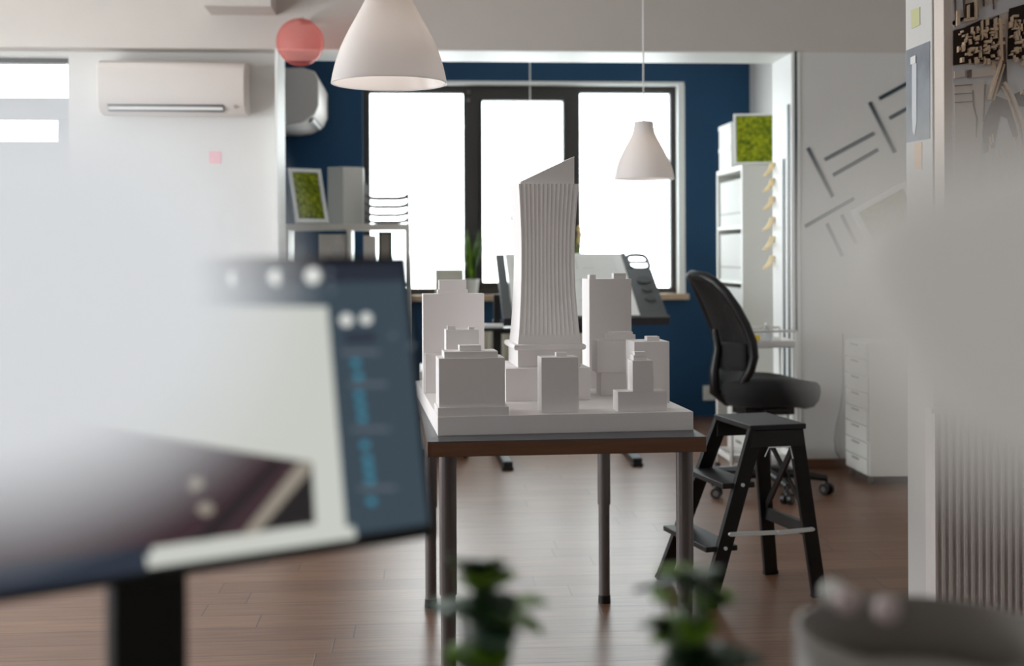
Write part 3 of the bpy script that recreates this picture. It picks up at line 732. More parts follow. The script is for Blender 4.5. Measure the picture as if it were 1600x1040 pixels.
# second white pedestal under the table view
a, b = at(655, 715, 7.3), at(736, 722, 7.3)
t = thing('mobile_pedestal', 'white mobile pedestal with dark castors seen under the left of the table', 'pedestal', (a.x, 7.3, 0))
mb = MB(); mb.box(0, b.x - a.x, 0, .5, .055, .5); mb.build('pedestal_body', M['shelf_white'], t, bevel=.003)
for x in (.03, b.x - a.x - .03):
    for y in (.03, .47):
        mb = MB(); mb.cyl((x - .012, y, .025), (x + .012, y, .025), .025, seg=20).cyl((x, y, .025), (x, y, .055), .01); q = mb.build('castor', M['black_plastic'], t); smooth_angle(q)
mb = MB(); mb.box(.01, b.x - a.x - .01, -.012, 0, .07, .27); d_ = mb.build('drawer', M['shelf_white'], t, bevel=.002)

# drawer tower on castors at right, cable
c = gz(1355, 757, 0)
xl = gz(1325, 732, 0); top = at(1355, 535, c.y).z
t = thing('drawer_cabinet', 'tall white drawer cabinet on small castors against the right wall', 'cabinet', (c.x, c.y, 0))
XW = .55; D_ = .33
mb = MB(); mb.box(.014, XW, 0, D_, .04, top); mb.build('cabinet_body', M['shelf_white'], t, bevel=.003)
nd = 8; hh = (top - .045) / nd
for k in range(nd):
    mb = MB(); mb.box(0, .013, .006, D_ - .006, .043 + hh * k + .003, .043 + hh * (k + 1) - .003); d_ = mb.build('drawer', M['shelf_white'], t, bevel=.002)
    mb = MB(); mb.box(-.006, 0, D_ / 2 - .05, D_ / 2 + .05, .043 + hh * (k + 1) - .02, .043 + hh * (k + 1) - .012); mb.build('handle', M['grey_card'], d_)
for x in (.03, XW - .03):
    for y in (.03, D_ - .03):
        mb = MB(); mb.cyl((x - .008, y, .019), (x + .008, y, .019), .019, seg=16).cyl((x, y, .02), (x, y, .041), .006); q = mb.build('castor', M['grey_metal'], t); smooth_angle(q)
pts = [at(x, y, YF - .012) for x, y in ((1318, 520), (1318, 560), (1318, 600), (1314, 635), (1307, 665), (1304, 685), (1306, 705), (1315, 720), (1330, 727))]
mb = MB(); mb.tube(pts, .004, 8); q = mb.build('cable', M['cable'], None, smooth=True); tag(q, 'thin grey cable hanging down the right wall beside the drawer cabinet', 'cable')

# ------------------------------------------------------------------ wall sockets, tape pattern, moss pictures
def on_wall_plate(name, px0, py0_, px1, py1, Y, th, m, label, cat, group=None, bevel=.002):
    a, b = at(px0, py0_, Y), at(px1, py1, Y)
    mb = MB(); mb.box(a.x, b.x, Y - th, Y, b.z, a.z); q = mb.build(name, m, None, bevel=bevel); return tag(q, label, cat, group)
a, b = at(1098, 602, YB), at(1118, 625, YB)
t = thing('wall_socket', 'white wall socket low on the blue wall left of the chair', 'wall socket', (a.x, YB, b.z))
mb = MB(); mb.box(0, b.x - a.x, -.012, 0, 0, a.z - b.z); mb.build('plate', M['white_plastic'], t, bevel=.003)
mb = MB(); mb.cyl(((b.x - a.x) / 2, -.0125, (a.z - b.z) / 2), ((b.x - a.x) / 2, -.013, (a.z - b.z) / 2), .022, seg=24); mb.build('socket_well', M['cream'], t)

tapes = [((1262.5, 231), (1302, 308), 'dark tape strip slanting steeply, leftmost at the top of the tape pattern'),
         ((1289, 249.5), (1366, 208), 'dark tape strip rising right, upper of the middle pair on the right wall'),
         ((1302, 274), (1372, 234), 'dark tape strip rising right, lower of the middle pair on the right wall'),
         ((1359, 159.7), (1398.6, 239), 'dark steep tape strip between the middle pair and the pillar pair'),
         ((1374, 154), (1440, 118), 'dark tape strip rising right, upper one running behind the photo pillar'),
         ((1390, 185), (1440, 157), 'dark tape strip rising right, lower one running behind the photo pillar'),
         ((1258.7, 353.8), (1335, 311), 'faded tape strip rising right at the bottom of the tape pattern'),
         ((1292.8, 349.5), (1318, 400), 'faded lowest steep tape strip, left of two under the pattern'),
         ((1315.6, 336), (1339.5, 381), 'faded lowest steep tape strip, right of two under the pattern')]
for (p, q, lab) in tapes:
    a, b = at(*p, YF - .0025), at(*q, YF - .0025)
    mb = MB(); mb.bar(a, b, .004, .020, (0, 1, 0)); o = mb.build('tape_strip', M['teal_tape'], None); tag(o, lab, 'tape strip', 'dark tape pattern on the right wall')
def vstripe(px, pytop, pybot, kind, lab):
    if kind == 'front':
        a, b = at(px, pytop, YF - .007), at(px, pybot, YF - .007); mb = MB(); mb.box(a.x - .006, a.x + .006, YF - .0095, YF - .0062, b.z, a.z)
    else:
        a, b = atx(px, pytop, JI), atx(px, pybot, JI); mb = MB(); mb.box(JI - .003, JI - .0002, a.y - .022, a.y + .022, b.z, a.z)
    tag(mb.build('tape_stripe', M['teal_tape'], None), lab, 'tape strip', 'vertical stripes on the opening edge')
vstripe(1243, 80, 600, 'front', 'tallest vertical dark stripe on the right edge of the opening')
vstripe(1232.5, 163, 600, 'rev', 'middle height vertical dark stripe inside the opening edge')
vstripe(1225, 248, 600, 'rev', 'shortest vertical dark stripe inside the opening edge')
for k, py in enumerate((265, 290, 318, 350, 380, 410)):
    a = atx(1209, py, JI); mb = MB()
    an = R(28 + 10 * (k % 3))
    u = Vector((-math.sin(an), math.cos(an), 0)); zz = Vector((-.25, 0, 1)).normalized()
    p0 = Vector((JI - .001, a.y - .03, a.z + .035))
    c = p0 + u * .035 - zz * .035
    vs = []
    for i in range(5):
        for j in range(5):
            s, r_ = i / 4, j / 4
            vs.append(Vector((JI - .002 - .045 * r_ * r_ - .01 * s, a.y - .04 + .08 * s, a.z + .04 - .075 * r_)))
    mb.mesh(vs, [(i * 5 + j, i * 5 + j + 1, (i + 1) * 5 + j + 1, (i + 1) * 5 + j) for i in range(4) for j in range(4)])
    o = mb.build('paper_note', M['note_sand'], None, smooth=True); so = o.modifiers.new('t', 'SOLIDIFY'); so.thickness = .0008
    tag(o, 'sand curling note, %s of six in a column inside the opening edge' % ['topmost', 'second from the top', 'third from the top', 'fourth from the top', 'fifth from the top', 'lowest'][k], 'paper note', 'sand coloured notes on the opening edge')
a = at(326, 237, YLW); b = at(345, 256, YLW)
mb = MB(); mb.box(a.x, b.x, YLW - .003, YLW - .0005, b.z, a.z); tag(mb.build('paper_note', M['note_pink'], None), 'faint pink note on the pale wall under the air conditioner', 'paper note')

def moss_surface(w_, h, seed, nx=34, nz=44, amp=.018):
    vs = []
    for j in range(nz + 1):
        for i in range(nx + 1):
            x = -w_ / 2 + w_ * i / nx; z = h * j / nz
            e_ = 1 if 0 < i < nx and 0 < j < nz else 0
            n_ = noise.noise(Vector((x * 55, z * 55, seed))) * .7 + noise.noise(Vector((x * 130, z * 130, seed + 5))) * .5
            jx = noise.noise(Vector((x * 90, z * 90, seed + 9))) * .006
            vs.append((x + jx, -e_ * (amp * .7 + amp * n_ * .8), z + jx))
    return vs, [(j * (nx + 1) + i, j * (nx + 1) + i + 1, (j + 1) * (nx + 1) + i + 1, (j + 1) * (nx + 1) + i) for j in range(nz) for i in range(nx)]
def moss_picture(label, w_, h, mw, loc, rot, seed, border=.035):
    t = thing('moss_picture', label, 'moss picture', loc, 0, 'framed moss pictures'); t.rotation_euler = rot
    mb = MB(); mb.box(-w_ / 2, w_ / 2, 0, .008, 0, h); mb.build('backing', M['box_white'], t)
    mb = MB(); b_ = border
    mb.box(-w_ / 2, -w_ / 2 + b_, -.02, 0, 0, h).box(w_ / 2 - b_, w_ / 2, -.02, 0, 0, h).box(-w_ / 2 + b_, w_ / 2 - b_, -.02, 0, 0, b_).box(-w_ / 2 + b_, w_ / 2 - b_, -.02, 0, h - b_, h)
    mb.build('picture_frame', M['white_paint'], t, bevel=.002)
    vs, fs = moss_surface(w_ - 2 * b_, h - 2 * b_, seed); mb = MB(); mb.mesh([(x, y - .006, z + b_) for x, y, z in vs], fs); mb.build('moss', M['moss'], t, smooth=True)
    return t

# ------------------------------------------------------------------ left shelf unit
YS = 7.6
a = at(443, 350, YS); b = at(640, 350, YS); SW = b.x - a.x; SZ = a.z; SD = .36; th = .026
t = thing('shelf_unit', 'open white shelving unit before the blue wall and window at left', 'shelf unit', (a.x, YS, 0))
mb = MB(); mb.box(0, SW, 0, SD, SZ - .035, SZ); mb.build('top_board', M['shelf_white'], t, bevel=.002)
xd = at(545, 370, YS).x - a.x
for x in (0, xd - th / 2, SW - th):
    mb = MB(); mb.box(x, x + th, 0, SD, .0, SZ - .035); mb.build('side_panel', M['shelf_white'], t, bevel=.002)
zz = SZ - .035
while zz > .25:
    zz -= .32
    mb = MB(); mb.box(th, SW - th, .003, SD - .003, zz - .018, zz); mb.build('shelf', M['shelf_white'], t)
zs = SZ - .035 - .32
sx = a.x
def put(name, px0, px1, pytop, Y, z0, depth, m, label, cat, rz=0):
    p, q = at(px0, pytop, Y), at(px1, pytop, Y)
    mb = MB(); mb.box(0, q.x - p.x, 0, depth, 0, p.z - z0); o = mb.build(name, m, None, bevel=.002); o.location = (p.x, Y, z0 + .0008); o.rotation_euler = (0, 0, rz); return tag(o, label, cat)
put('storage_box', 498, 540, 366, YS + .03, zs, .25, M['box_white'], 'white box in the left top compartment of the open shelving unit', 'box')
put('storage_box', 568, 586, 368, YS + .03, zs, .25, M['box_white'], 'white box in the right top compartment beside the dark green frame', 'box')
p, q = at(591, 362, YS + .05), at(613, 392, YS + .05)
t = thing('picture_frame', 'small dark green picture frame standing in the right shelf compartment', 'picture frame', (p.x, YS + .05, zs + .001))
H = p.z - zs; W = q.x - p.x
mb = MB(); mb.box(0, .014, -.012, 0, 0, H).box(W - .014, W, -.012, 0, 0, H).box(.014, W - .014, -.012, 0, 0, .014).box(.014, W - .014, -.012, 0, H - .014, H); mb.build('moulding', M['green_frame'], t)
mb = MB(); mb.box(.014, W - .014, -.006, 0, .014, H - .014); mb.build('picture', M['grey_card'], t)
mb = MB(); mb.bar((W / 2, .002, H * .7), (W / 2, .07, .004), .02, .003, (1, 0, 0)); mb.build('stand', M['green_frame'], t)
# moss picture leaning on shelf
bl_, br_, tlp = at(461, 348, YS + .10), at(513, 347, YS + .10), at(447, 264, YS + .18)
ph = (tlp.z - SZ)
moss_picture('white framed green moss picture leaning on the left shelving unit', (br_.x - bl_.x) * 1.10, ph * 1.05, 0, ((bl_.x + br_.x) / 2 - .004, YS + .12, SZ + .004), (R(-20), 0, R(28)), 3.1, .026)
# white folded box (two faces)
p = at(509, 259, YS + .1); q = at(566, 259, YS + .1); cen = at(537, 300, YS + .06)
H = p.z - SZ
t = MB(); t.prism([(p.x, YS + .24, 0), (cen.x - .01, YS + .18, 0), (q.x, YS + .24, 0), (q.x, YS + .34, 0), (p.x, YS + .34, 0)], (0, 0, H)); o = t.build('white_box', M['box_white'], None, bevel=.002); o.location.z = SZ + .001
tag(o, 'tall white box with an angled front on top of the left shelving unit', 'box')
# wire letter tray
p, q = at(570, 285, YS + .05), at(637, 285, YS + .05); W = q.x - p.x; H = p.z - SZ; Dp = .26
t = thing('letter_tray', 'stacked wire letter trays on the right end of the shelving unit', 'letter tray', (p.x, YS + .05, SZ + .001))
for x in (0, W):
    for y in (0, Dp):
        mb = MB(); mb.cyl((x, y, 0), (x, y, H), .006, seg=10); mb.build('post', M['grey_metal'], t, smooth=True)
for z in (.012, .055, .105, .155):
    mb = MB()
    for y in (0, Dp):
        mb.tube([(0, y, z + .02), (.02, y, z + .006), (.06, y, z), (W - .06, y, z), (W - .02, y, z + .006), (W, y, z + .02)], .006, 8)
    for x in (0, W): mb.tube([(x, 0, z + .02), (x, Dp, z + .02)], .0028, 8)
    for k in range(1, 12): mb.tube([(W * k / 12, 0, z + (.008 if k in (1, 11) else .001)), (W * k / 12, Dp, z + (.008 if k in (1, 11) else .001))], .0025, 6)
    mb.build('tray', M['frame_dark'], t, smooth=True)

# ------------------------------------------------------------------ sill things
p, q = at(680, 421, YB - .03), at(724, 421, YB - .03)
mb = MB(); mb.box(0, q.x - p.x, 0, .12, 0, p.z - SILL); o = mb.build('card_box', M['cream'], None, bevel=.002); o.location = (p.x, YB - .045, SILL + .001); tag(o, 'pale open card box on the window sill beside the grassy plant', 'box')
def pot(r0, r1, h): return [(0, 0), (r0, 0), (r1, h), (r1 - .006, h), (r0 - .006, .01), (0, .01)]
def grass_plant(px, py_top, Y, label, potr, poth, n_, hmax, seed, warm=True):
    rnd = random.Random(seed); c = at(px, 440, Y)
    t = thing('potted_plant', label, 'potted plant', (c.x, Y, SILL + .001))
    mb = MB(); mb.lathe(pot(potr * .8, potr, poth), seg=32); o = mb.build('pot', M['pot_white'], t, smooth=True); smooth_angle(o, 50)
    mb = MB(); mb.cyl((0, 0, poth - .02), (0, 0, poth - .012), potr - .007, seg=24); mb.build('soil', M['concealed'], t)
    for nm, mt, cnt in (('green_leaves', M['green_dark'], n_), ('lime_leaves', M['green_lime'], n_)):
        mb = MB()
        for k in range(cnt):
            a = rnd.uniform(0, 2 * PI); rr = rnd.uniform(0, potr * .6); H = rnd.uniform(.55, 1) * hmax; ln = rnd.uniform(.15, .95) * H * .5
            x0, y0 = rr * math.cos(a), rr * math.sin(a) * .6; pts = []; dx, dy = math.cos(a), math.sin(a) * .35
            sidev = Vector((-dy, dx, 0)).normalized()
            vs = []
            for j in range(7):
                s = j / 6; wv = .006 * (1 - s) ** .7 + .0004
                c_ = Vector((x0 + dx * ln * s ** 2, y0 + dy * ln * s ** 2, poth - .015 + H * (s - .25 * s ** 3 * (ln / H * 2))))
                vs += [c_ - sidev * wv, c_ + sidev * wv]
            mb.mesh(vs, [(2 * j, 2 * j + 1, 2 * j + 3, 2 * j + 2) for j in range(6)])
        q = mb.build(nm, mt, t, smooth=True); so = q.modifiers.new('t', 'SOLIDIFY'); so.thickness = .001
    return t
grass_plant(737, 345, YB + .0, 'grassy green plant in a white pot on the sill by the window mullion', .052, .11, 50, .42, 2)
t = grass_plant(899, 345, YB + .0, 'small green plant on the sill peeking out right of the tower', .05, .11, 26, .36, 9)
mb = MB()
for (x, z) in ((.028, .46), (.034, .42), (.03, .38)): mb.ball((x, 0, z), .016, .01, .026, 2)
mb.tube([(0, 0, .09), (.01, 0, .3), (.028, 0, .46)], .002, 6)
mb.build('flower_stem', M['note_sand'], t, smooth=True)
# radiator under the window
p, q = at(700, 512, YB - .09), at(958, 512, YB - .09)
t = thing('radiator', 'cream panel radiator under the window behind the drafting table', 'radiator', (p.x, YB - .115, .12))
W = q.x - p.x; H = p.z - .12
mb = MB(); mb.box(0, W, .03, .06, 0, H); mb.build('panel', M['cream'], t)
mb = MB(); k = 0
while .02 + .05 * k < W - .03: mb.box(.02 + .05 * k, .045 + .05 * k, .0, .035, .02, H - .02); k += 1
mb.build('ribs', M['cream'], t, bevel=.006)
mb = MB(); mb.box(.1, .13, .06, .11, .1, H - .1).box(W - .13, W - .1, .06, .11, .1, H - .1); mb.build('wall_bracket', M['cream'], t)

# ------------------------------------------------------------------ drafting table
def drafting():
    bR = at(1045, 500, 7.1); tR = at(1003, 397, 7.85); bL = at(786, 500, 7.1)
    t = thing('drafting_table', 'black framed drafting table with tilted white board under the window', 'drafting table', ((bR.x + bL.x) / 2, 7.45, 0))
    o = t.location
    cx, W = 0, bR.x - bL.x
    dn = Vector((0, tR.y - bR.y, tR.z - bR.z)); Ln = dn.length; dn.normalize(); nm = Vector((0, -dn.z, dn.y))   # faces camera/up
    C0 = Vector((0, 7.1 - o.y, bR.z))
    X = Vector((1, 0, 0))
    def patch(name, x0, x1, s0, s1, th_, off, m, par=t, bevel=.003):
        mb = MB(); c = C0 + X * ((x0 + x1) / 2) + dn * ((s0 + s1) / 2) + nm * off
        mb.frame(X, dn, nm, (x1 - x0) / 2, (s1 - s0) / 2, th_ / 2, c); return mb.build(name, m, par, bevel=bevel)
    sw = .155
    patch('drawing_board', -W / 2 + .06, W / 2 - sw, 0, Ln, .018, 0, M['white_plastic'])
    # side panel with holes: built of strips around openings
    mb = MB(); x0, x1 = W / 2 - sw, W / 2
    def strip(a, b, s0, s1, th_=.02): mb.frame(X, dn, nm, (b - a) / 2, (s1 - s0) / 2, th_ / 2, C0 + X * ((a + b) / 2) + dn * ((s0 + s1) / 2) + nm * .001)
    ho0, ho1 = Ln * .74, Ln * .95
    strip(x0, x1, 0, ho0); strip(x0, x0 + .03, ho0, Ln)
    mb.build('side_panel', M['graphite'], t, bevel=.004)
    mb = MB(); pts = []
    cxh, csh = (x0 + .03 + x1) / 2, (ho0 + Ln) / 2; rx, rs = (x1 - x0 - .03) / 2, (Ln - ho0) / 2 - .01
    for k in range(25):
        a = 2 * PI * k / 24; ca, sa = math.cos(a), math.sin(a)
        pts.append(C0 + X * (cxh + rx * math.copysign(abs(ca) ** .6, ca)) + dn * (csh + rs * math.copysign(abs(sa) ** .6, sa)))
    mb.tube(pts, .012, 10); mb.tube([C0 + X * (x0 + .03) + dn * csh, C0 + X * x1 + dn * csh], .009, 8)
    mb.build('handle_ring', M['graphite'], t, smooth=True)
    for s_ in (.28, .42, .56):
        mb = MB(); c = C0 + X * ((x0 + x1) / 2 + .01) + dn * (Ln * s_) + nm * .011
        mb.cyl(c, c + nm * .004, .032 if s_ < .5 else .045, seg=28); mb.build('tool_well', M['black'], t)
    patch('side_bar', -W / 2, -W / 2 + .055, 0, Ln * .98, .025, 0, M['graphite'])
    s1_ = patch('paper_sheet', -W / 2 + .09, W / 2 - sw - .05, .04, Ln - .04, .001, .0098, M['paper'], bevel=0)
    mb = MB(); rnd = random.Random(4)
    for k in range(26):
        a = rnd.uniform(-W / 2 + .12, W / 2 - sw - .25); s0 = rnd.uniform(.08, Ln - .12)
        if rnd.random() < .6: mb.frame(X, dn, nm, rnd.uniform(.02, .07), .0012, .0003, C0 + X * (a + .05) + dn * s0 + nm * .0106)
        else: mb.frame(X, dn, nm, .0012, rnd.uniform(.02, .07), .0003, C0 + X * a + dn * min(s0, Ln - .15) + nm * .0106)
    mb.build('drawn_lines', M['grey_card'], s1_)
    patch('ledge', -W / 2, W / 2, -.03, 0, .05, .01, M['graphite'])
    for px in (776, 977):
        xx = at(px, 600, 7.5).x - o.x
        mb = MB(); mb.box(xx - .025, xx + .025, -.03, .03, .045, .78); mb.build('leg', M['black'], t, bevel=.004)
        ff = gz(px + 18 if px < 900 else px + 20, 735 if px < 900 else 729, 0)
        mb = MB(); mb.bar((xx, .33, .028), (ff.x - o.x, ff.y - o.y + .02, .028), .055, .035, (1, 0, 0)); f_ = mb.build('foot', M['black'], t, bevel=.006)
        mb = MB(); mb.box(ff.x - o.x - .03, ff.x - o.x + .03, ff.y - o.y + .0, ff.y - o.y + .06, 0, .018); mb.build('foot_cap', M['black_plastic'], f_, bevel=.003)
        mb = MB(); mb.bar((xx, 0, .76), C0 + X * xx + dn * (Ln * .45) - nm * .03, .04, .03, (1, 0, 0)); mb.build('tilt_arm', M['black'], t, bevel=.003)
    xa = at(776, 600, 7.5).x - o.x; xb = at(977, 600, 7.5).x - o.x
    mb = MB(); mb.box(xa, xb, -.015, .015, .70, .75); mb.build('crossbar', M['black'], t, bevel=.003)
    # side tray at left
    l = at(742, 508, 7.3); r = at(800, 508, 7.3)
    mb = MB(); mb.box(l.x - o.x, r.x - o.x + .1, -.25, .05, l.z - .03, l.z - .012); mb.build('side_tray', M['black'], t, bevel=.004)
    mb = MB(); mb.box(0, .14, 0, .1, 0, .018); q = mb.build('notebook', M['paper'], None, bevel=.002); q.location = (l.x + .02, 7.25, l.z - .011); tag(q, 'small white notebook on the black side tray left of the drafting board', 'notebook')
drafting()

# ------------------------------------------------------------------ right bookshelf
XS = at(1160, 400, 7.8).x; y0 = 7.8; y1 = y0
for k in range(400):
    y1 += .002
    if True:
        v = Vector((XS, y1, 1.17)) - CAMPOS; c_ = CROT.transposed() @ v; px = 800 + FPX * c_.x / -c_.z
        if px < 1120: break
top = at(1160, 257, y0).z; DX = XBR - XS - .01; LY = y1 - y0
t = thing('bookshelf', 'tall white bookshelf filled with white binders right of the blue wall', 'bookshelf', (XS, y0, 0))
th = .03
for y in (0, LY - th):
    mb = MB(); mb.box(0, DX, y, y + th, 0, top - .03); mb.build('side_panel', M['shelf_white'], t, bevel=.002)
mb = MB(); mb.box(0, DX, 0, LY, top - .03, top); mb.build('top_board', M['shelf_white'], t, bevel=.002)
mb = MB(); mb.box(DX - .006, DX, th, LY - th, .0, top - .03); mb.build('back_panel', M['shelf_white'], t)
pitch = .345; zs_ = []
for k in range(1, 5):
    z = top - .03 - pitch * k; zs_.append(z); mb = MB(); mb.box(.002, DX - .006, th, LY - th, z - .02, z); mb.build('shelf', M['shelf_white'], t, bevel=.001)
bnd = thing('binder', 'tmp', 'binder', (0, 0, 0), 0, 'white binders in the bookshelf')
bw = (LY - 2 * th - .006) / 9
mb = MB(); mb.box(.012, .24, .001, bw - .001, 0, .295); mb.build('cover', M['paper'], bnd, bevel=.004)
mb = MB(); mb.box(.011, .0122, bw * .25, bw * .75, .075, .087); mb.build('spine_label', M['grey_card'], bnd)
names = ['top', 'second', 'third', 'fourth']
first = True
for r_, z in enumerate(zs_):
    for k in range(9):
        o = bnd if first else copy_tree(bnd); first = False
        o.location = (XS + .004, y0 + th + .003 + bw * k, z + .0006)
        o['label'] = 'plain white ring binder in the %s row of the tall bookshelf' % names[r_]; o['group'] = 'white binders in the %s row' % names[r_]
# boxes and moss picture on top
for k, (a_, b_, px0) in enumerate(((262, 229, 1114), (229, 191, 1116))):
    z0 = top + .0008 if k == 0 else zt + .0008
    p = at(1152, b_, y0 + .25)
    h = .145
    mb = MB(); mb.box(.0, DX - .03, 0, .34, 0, h - .03); o = mb.build('storage_box', M['box_white'], None, bevel=.003); o.location = (XS - .0, y0 + .27, z0)
    tag(o, ['lower of two white boxes stacked on the tall bookshelf', 'upper of two white boxes stacked on the tall bookshelf'][k], 'box', 'boxes on the bookshelf')
    mb = MB(); mb.box(-.004, DX - .026, -.004, .344, h - .03, h); mb.build('lid', M['box_white'], o, bevel=.003)
    zt = z0 + h
p0_, p1_ = at(1151, 257, y0 + .06), at(1200, 180, y0 + .12)
moss_picture('bright green moss picture leaning on the boxes on the tall bookshelf', .34, p1_.z - top + .012, 0, (p0_.x + .17, y0 + .10, top + .006), (R(-12), 0, R(-10)), 8.7, .014)

# tilted moss picture on the right wall, half lost in the blur
c = at(1392, 345, YF - .012)
t = moss_picture('faded green moss picture hung tilted on the right wall below the tape pattern', .34, .30, 0, c, (0, R(-28), 0), 5.5, .03)
u_ = Matrix.Rotation(R(-28), 3, 'Y') @ Vector((0, 0, -.15)); t.location = c + u_ + Vector((0, .003, 0))

# ------------------------------------------------------------------ pier: notes, print, map board, radiator
def pier_sheet(name, pts, m, label, cat, th_=.0012):
    v = [atx(px, py, PX) for px, py in pts]
    mb = MB(); mb.prism([p + Vector((-.0004, 0, 0)) for p in v], (-th_, 0, 0)); return tag(mb.build(name, m, None), label, cat)
pier_sheet('paper_note', [(1424, 16), (1438, 11), (1438, 39), (1425, 45)], M['note_yellow'], 'pale yellow note at the top of the pillar edge', 'paper note')
pier_sheet('paper_note', [(1430, 224), (1441, 222), (1441, 264), (1430, 264)], M['note_orange'], 'faint orange note below the tower print on the pillar edge', 'paper note')
PR = [(1416.5, 79), (1453.5, 64), (1453.5, 216), (1416.5, 223)]
M['print_blue'] = mat('print_grey_blue', (118, 124, 132), .4, noise_amt=.25, scale=14)
M['print_pale'] = mat('print_pale', (205, 208, 212), .4, noise_amt=.05)
pr = thing('photo_print', 'grey blue print of a slender tower taped on the pillar edge', 'print', atx(1416.5, 223, PX))
def pr_patch(nm, pts, m, off, th_=.0006):
    v = [atx(px, py, PX) - pr.location + Vector((-off, 0, 0)) for px, py in pts]; mb = MB(); mb.prism(v, (-th_, 0, 0)); mb.build(nm, m, pr)
pr_patch('sheet', PR, M['print_blue'], .0004)
pr_patch('printed_tower', [(1426, 100), (1433, 98), (1433, 190), (1430, 212), (1427, 205), (1426, 180)], M['print_pale'], .0012)
pr_patch('printed_top', [(1424, 90), (1432, 86), (1432, 98), (1424, 101)], M['paper'], .0020)

def map_board():
    YM = 2.80
    l = at(1475, 200, YM); zt = at(1475, -40, YM).z; zb = 1.10
    t = thing('relief_map', 'cream relief city map board with dark cut out blocks on the pillar', 'relief map', (l.x, YM, zb))
    W, H = .26, zt - zb
    mb = MB(); mb.box(0, W, 0, .055, 0, H); mb.build('board', M['board_cream'], t, bevel=.002)
    o = t.location
    def L(px, py): p = at(px, py, YM); return (p.x - o.x, p.z - o.z)
    def poly(mb, pts, th_, base=0.0):
        mb.prism([(L(x, y)[0], -base, L(x, y)[1]) for x, y in pts], (0, -th_, 0))
    # pale streets and squares
    mb = MB()
    poly(mb, [(1487, 34), (1600, -15), (1640, -40), (1640, -10), (1600, 10), (1500, 43), (1490, 46)], .002)
    poly(mb, [(1488, 104), (1555, 97), (1600, 88), (1640, 84), (1640, 300), (1488, 300)], .0015)
    poly(mb, [(1487, -40), (1500, -40), (1506, 30), (1496, 38), (1487, 40)], .002)
    mb.build('pale_ground', M['map_white'], t)
    mb = MB()
    poly(mb, [(1489, 48), (1505, 44), (1530, 32), (1548, 30), (1560, 24), (1562, 92), (1489, 102)], .0035)
    poly(mb, [(1576, 14), (1640, -5), (1640, 90), (1574, 92)], .0036)
    poly(mb, [(1584, 147), (1600, 140), (1640, 130), (1640, 168), (1592, 166)], .0035)
    poly(mb, [(1505, 8), (1522, 3), (1523, 30), (1507, 34)], .0035)
    mb.build('dark_cutouts', M['map_dark'], t)
    mb = MB()
    poly(mb, [(1547, 162), (1556, 150), (1578, 158), (1592, 205), (1585, 222), (1573, 185), (1562, 180), (1552, 230), (1536, 240), (1534, 198)], .0035)  # shadow shapes of the relief put in as brown card, outlines below
    poly(mb, [(1564, 60), (1570, 58), (1573, 130), (1566, 132)], .0032)
    poly(mb, [(1560, 100), (1572, 98), (1570, 128), (1555, 150)], .0032)
    poly(mb, [(1511, 110), (1516, 109), (1516, 121), (1511, 122)], .0078)
    poly(mb, [(1537, 132), (1539, 132), (1536, 190), (1534, 190)], .0062)
    for k in range(3): poly(mb, [(1490, 134 + 13 * k), (1518, 132 + 13 * k), (1518, 133 + 13 * k), (1490, 135 + 13 * k)], .0066)
    poly(mb, [(1518, 141), (1519, 141), (1521, 165), (1526, 185), (1524, 215), (1523, 215), (1524, 186), (1519, 166)], .0062)
    for q in ((1489, -10, 1493, 42), (1503, -30, 1507, 30), (1524, -10, 1527, 28), (1535, -30, 1537, 10), (1550, -30, 1552, 15)): poly(mb, [(q[0], q[1]), (q[2] - 1, q[1]), (q[2], q[3]), (q[2] - 1, q[3])], .006)
    mb.build('brown_relief', M['map_brown'], t)
    mb = MB(); poly(mb, [(1490, 131), (1537, 128), (1535, 190), (1525, 300), (1490, 300)], .0045)
    poly(mb, [(1516, 110), (1554, 103), (1554, 118), (1516, 122)], .007)
    poly(mb, [(1490, 112), (1506, 110), (1506, 120), (1490, 123)], .006)
    mb.build('cream_blocks', M['board_cream'], t)
    mb = MB(); rnd = random.Random(11)
    for k in range(230):
        x = rnd.uniform(1488, 1640); y = rnd.uniform(24, 98)
        if y < 52 - (x - 1489) * .33 or 1562 < x < 1574: continue
        w_, h_ = rnd.uniform(1.5, 4), rnd.uniform(2.5, 9)
        if rnd.random() < .3: w_, h_ = h_, w_
        sk = rnd.uniform(-1.5, 1.5)
        poly(mb, [(x, y), (x + w_, y - .5), (x + w_ + sk, y + h_), (x + sk, y + h_ + .5)], rnd.uniform(.006, .014), .0036)
    for k in range(16):
        x = rnd.uniform(1590, 1640); y = rnd.uniform(138, 160); poly(mb, [(x, y), (x + 3, y - 1), (x + 3, y + 6), (x + 1, y + 7)], .01, .0036)
    for a_ in ((1492, 18, 1497, 40), (1509, 10, 1512, 30), (1521, -20, 1524, 30), (1504, 30, 1520, 33), (1531, 34, 1533, 62), (1538, 30, 1542, 40), (1551, 30, 1555, 58)): poly(mb, [(a_[0], a_[1]), (a_[2], a_[1] - 2), (a_[2], a_[3]), (a_[0], a_[3] + 2)], .012)
    poly(mb, [(1541, 155), (1559, 97), (1562, 98), (1544, 157)], .016)
    poly(mb, [(1548, 157), (1566, 100), (1568, 102), (1551, 158)], .010)
    poly(mb, [(1557, 30), (1561, 30), (1563, 96), (1560, 97)], .016)
    P1 = [(1565, 130), (1575, 145), (1583, 165), (1592, 190), (1600, 225), (1610, 260)]
    poly(mb, P1 + [(x + 3, y - 2) for x, y in reversed(P1)], .012)
    P1 = [(1562, 136), (1571, 150), (1578, 170), (1586, 195), (1594, 230)]
    poly(mb, P1 + [(x + 1.5, y - 1) for x, y in reversed(P1)], .008)
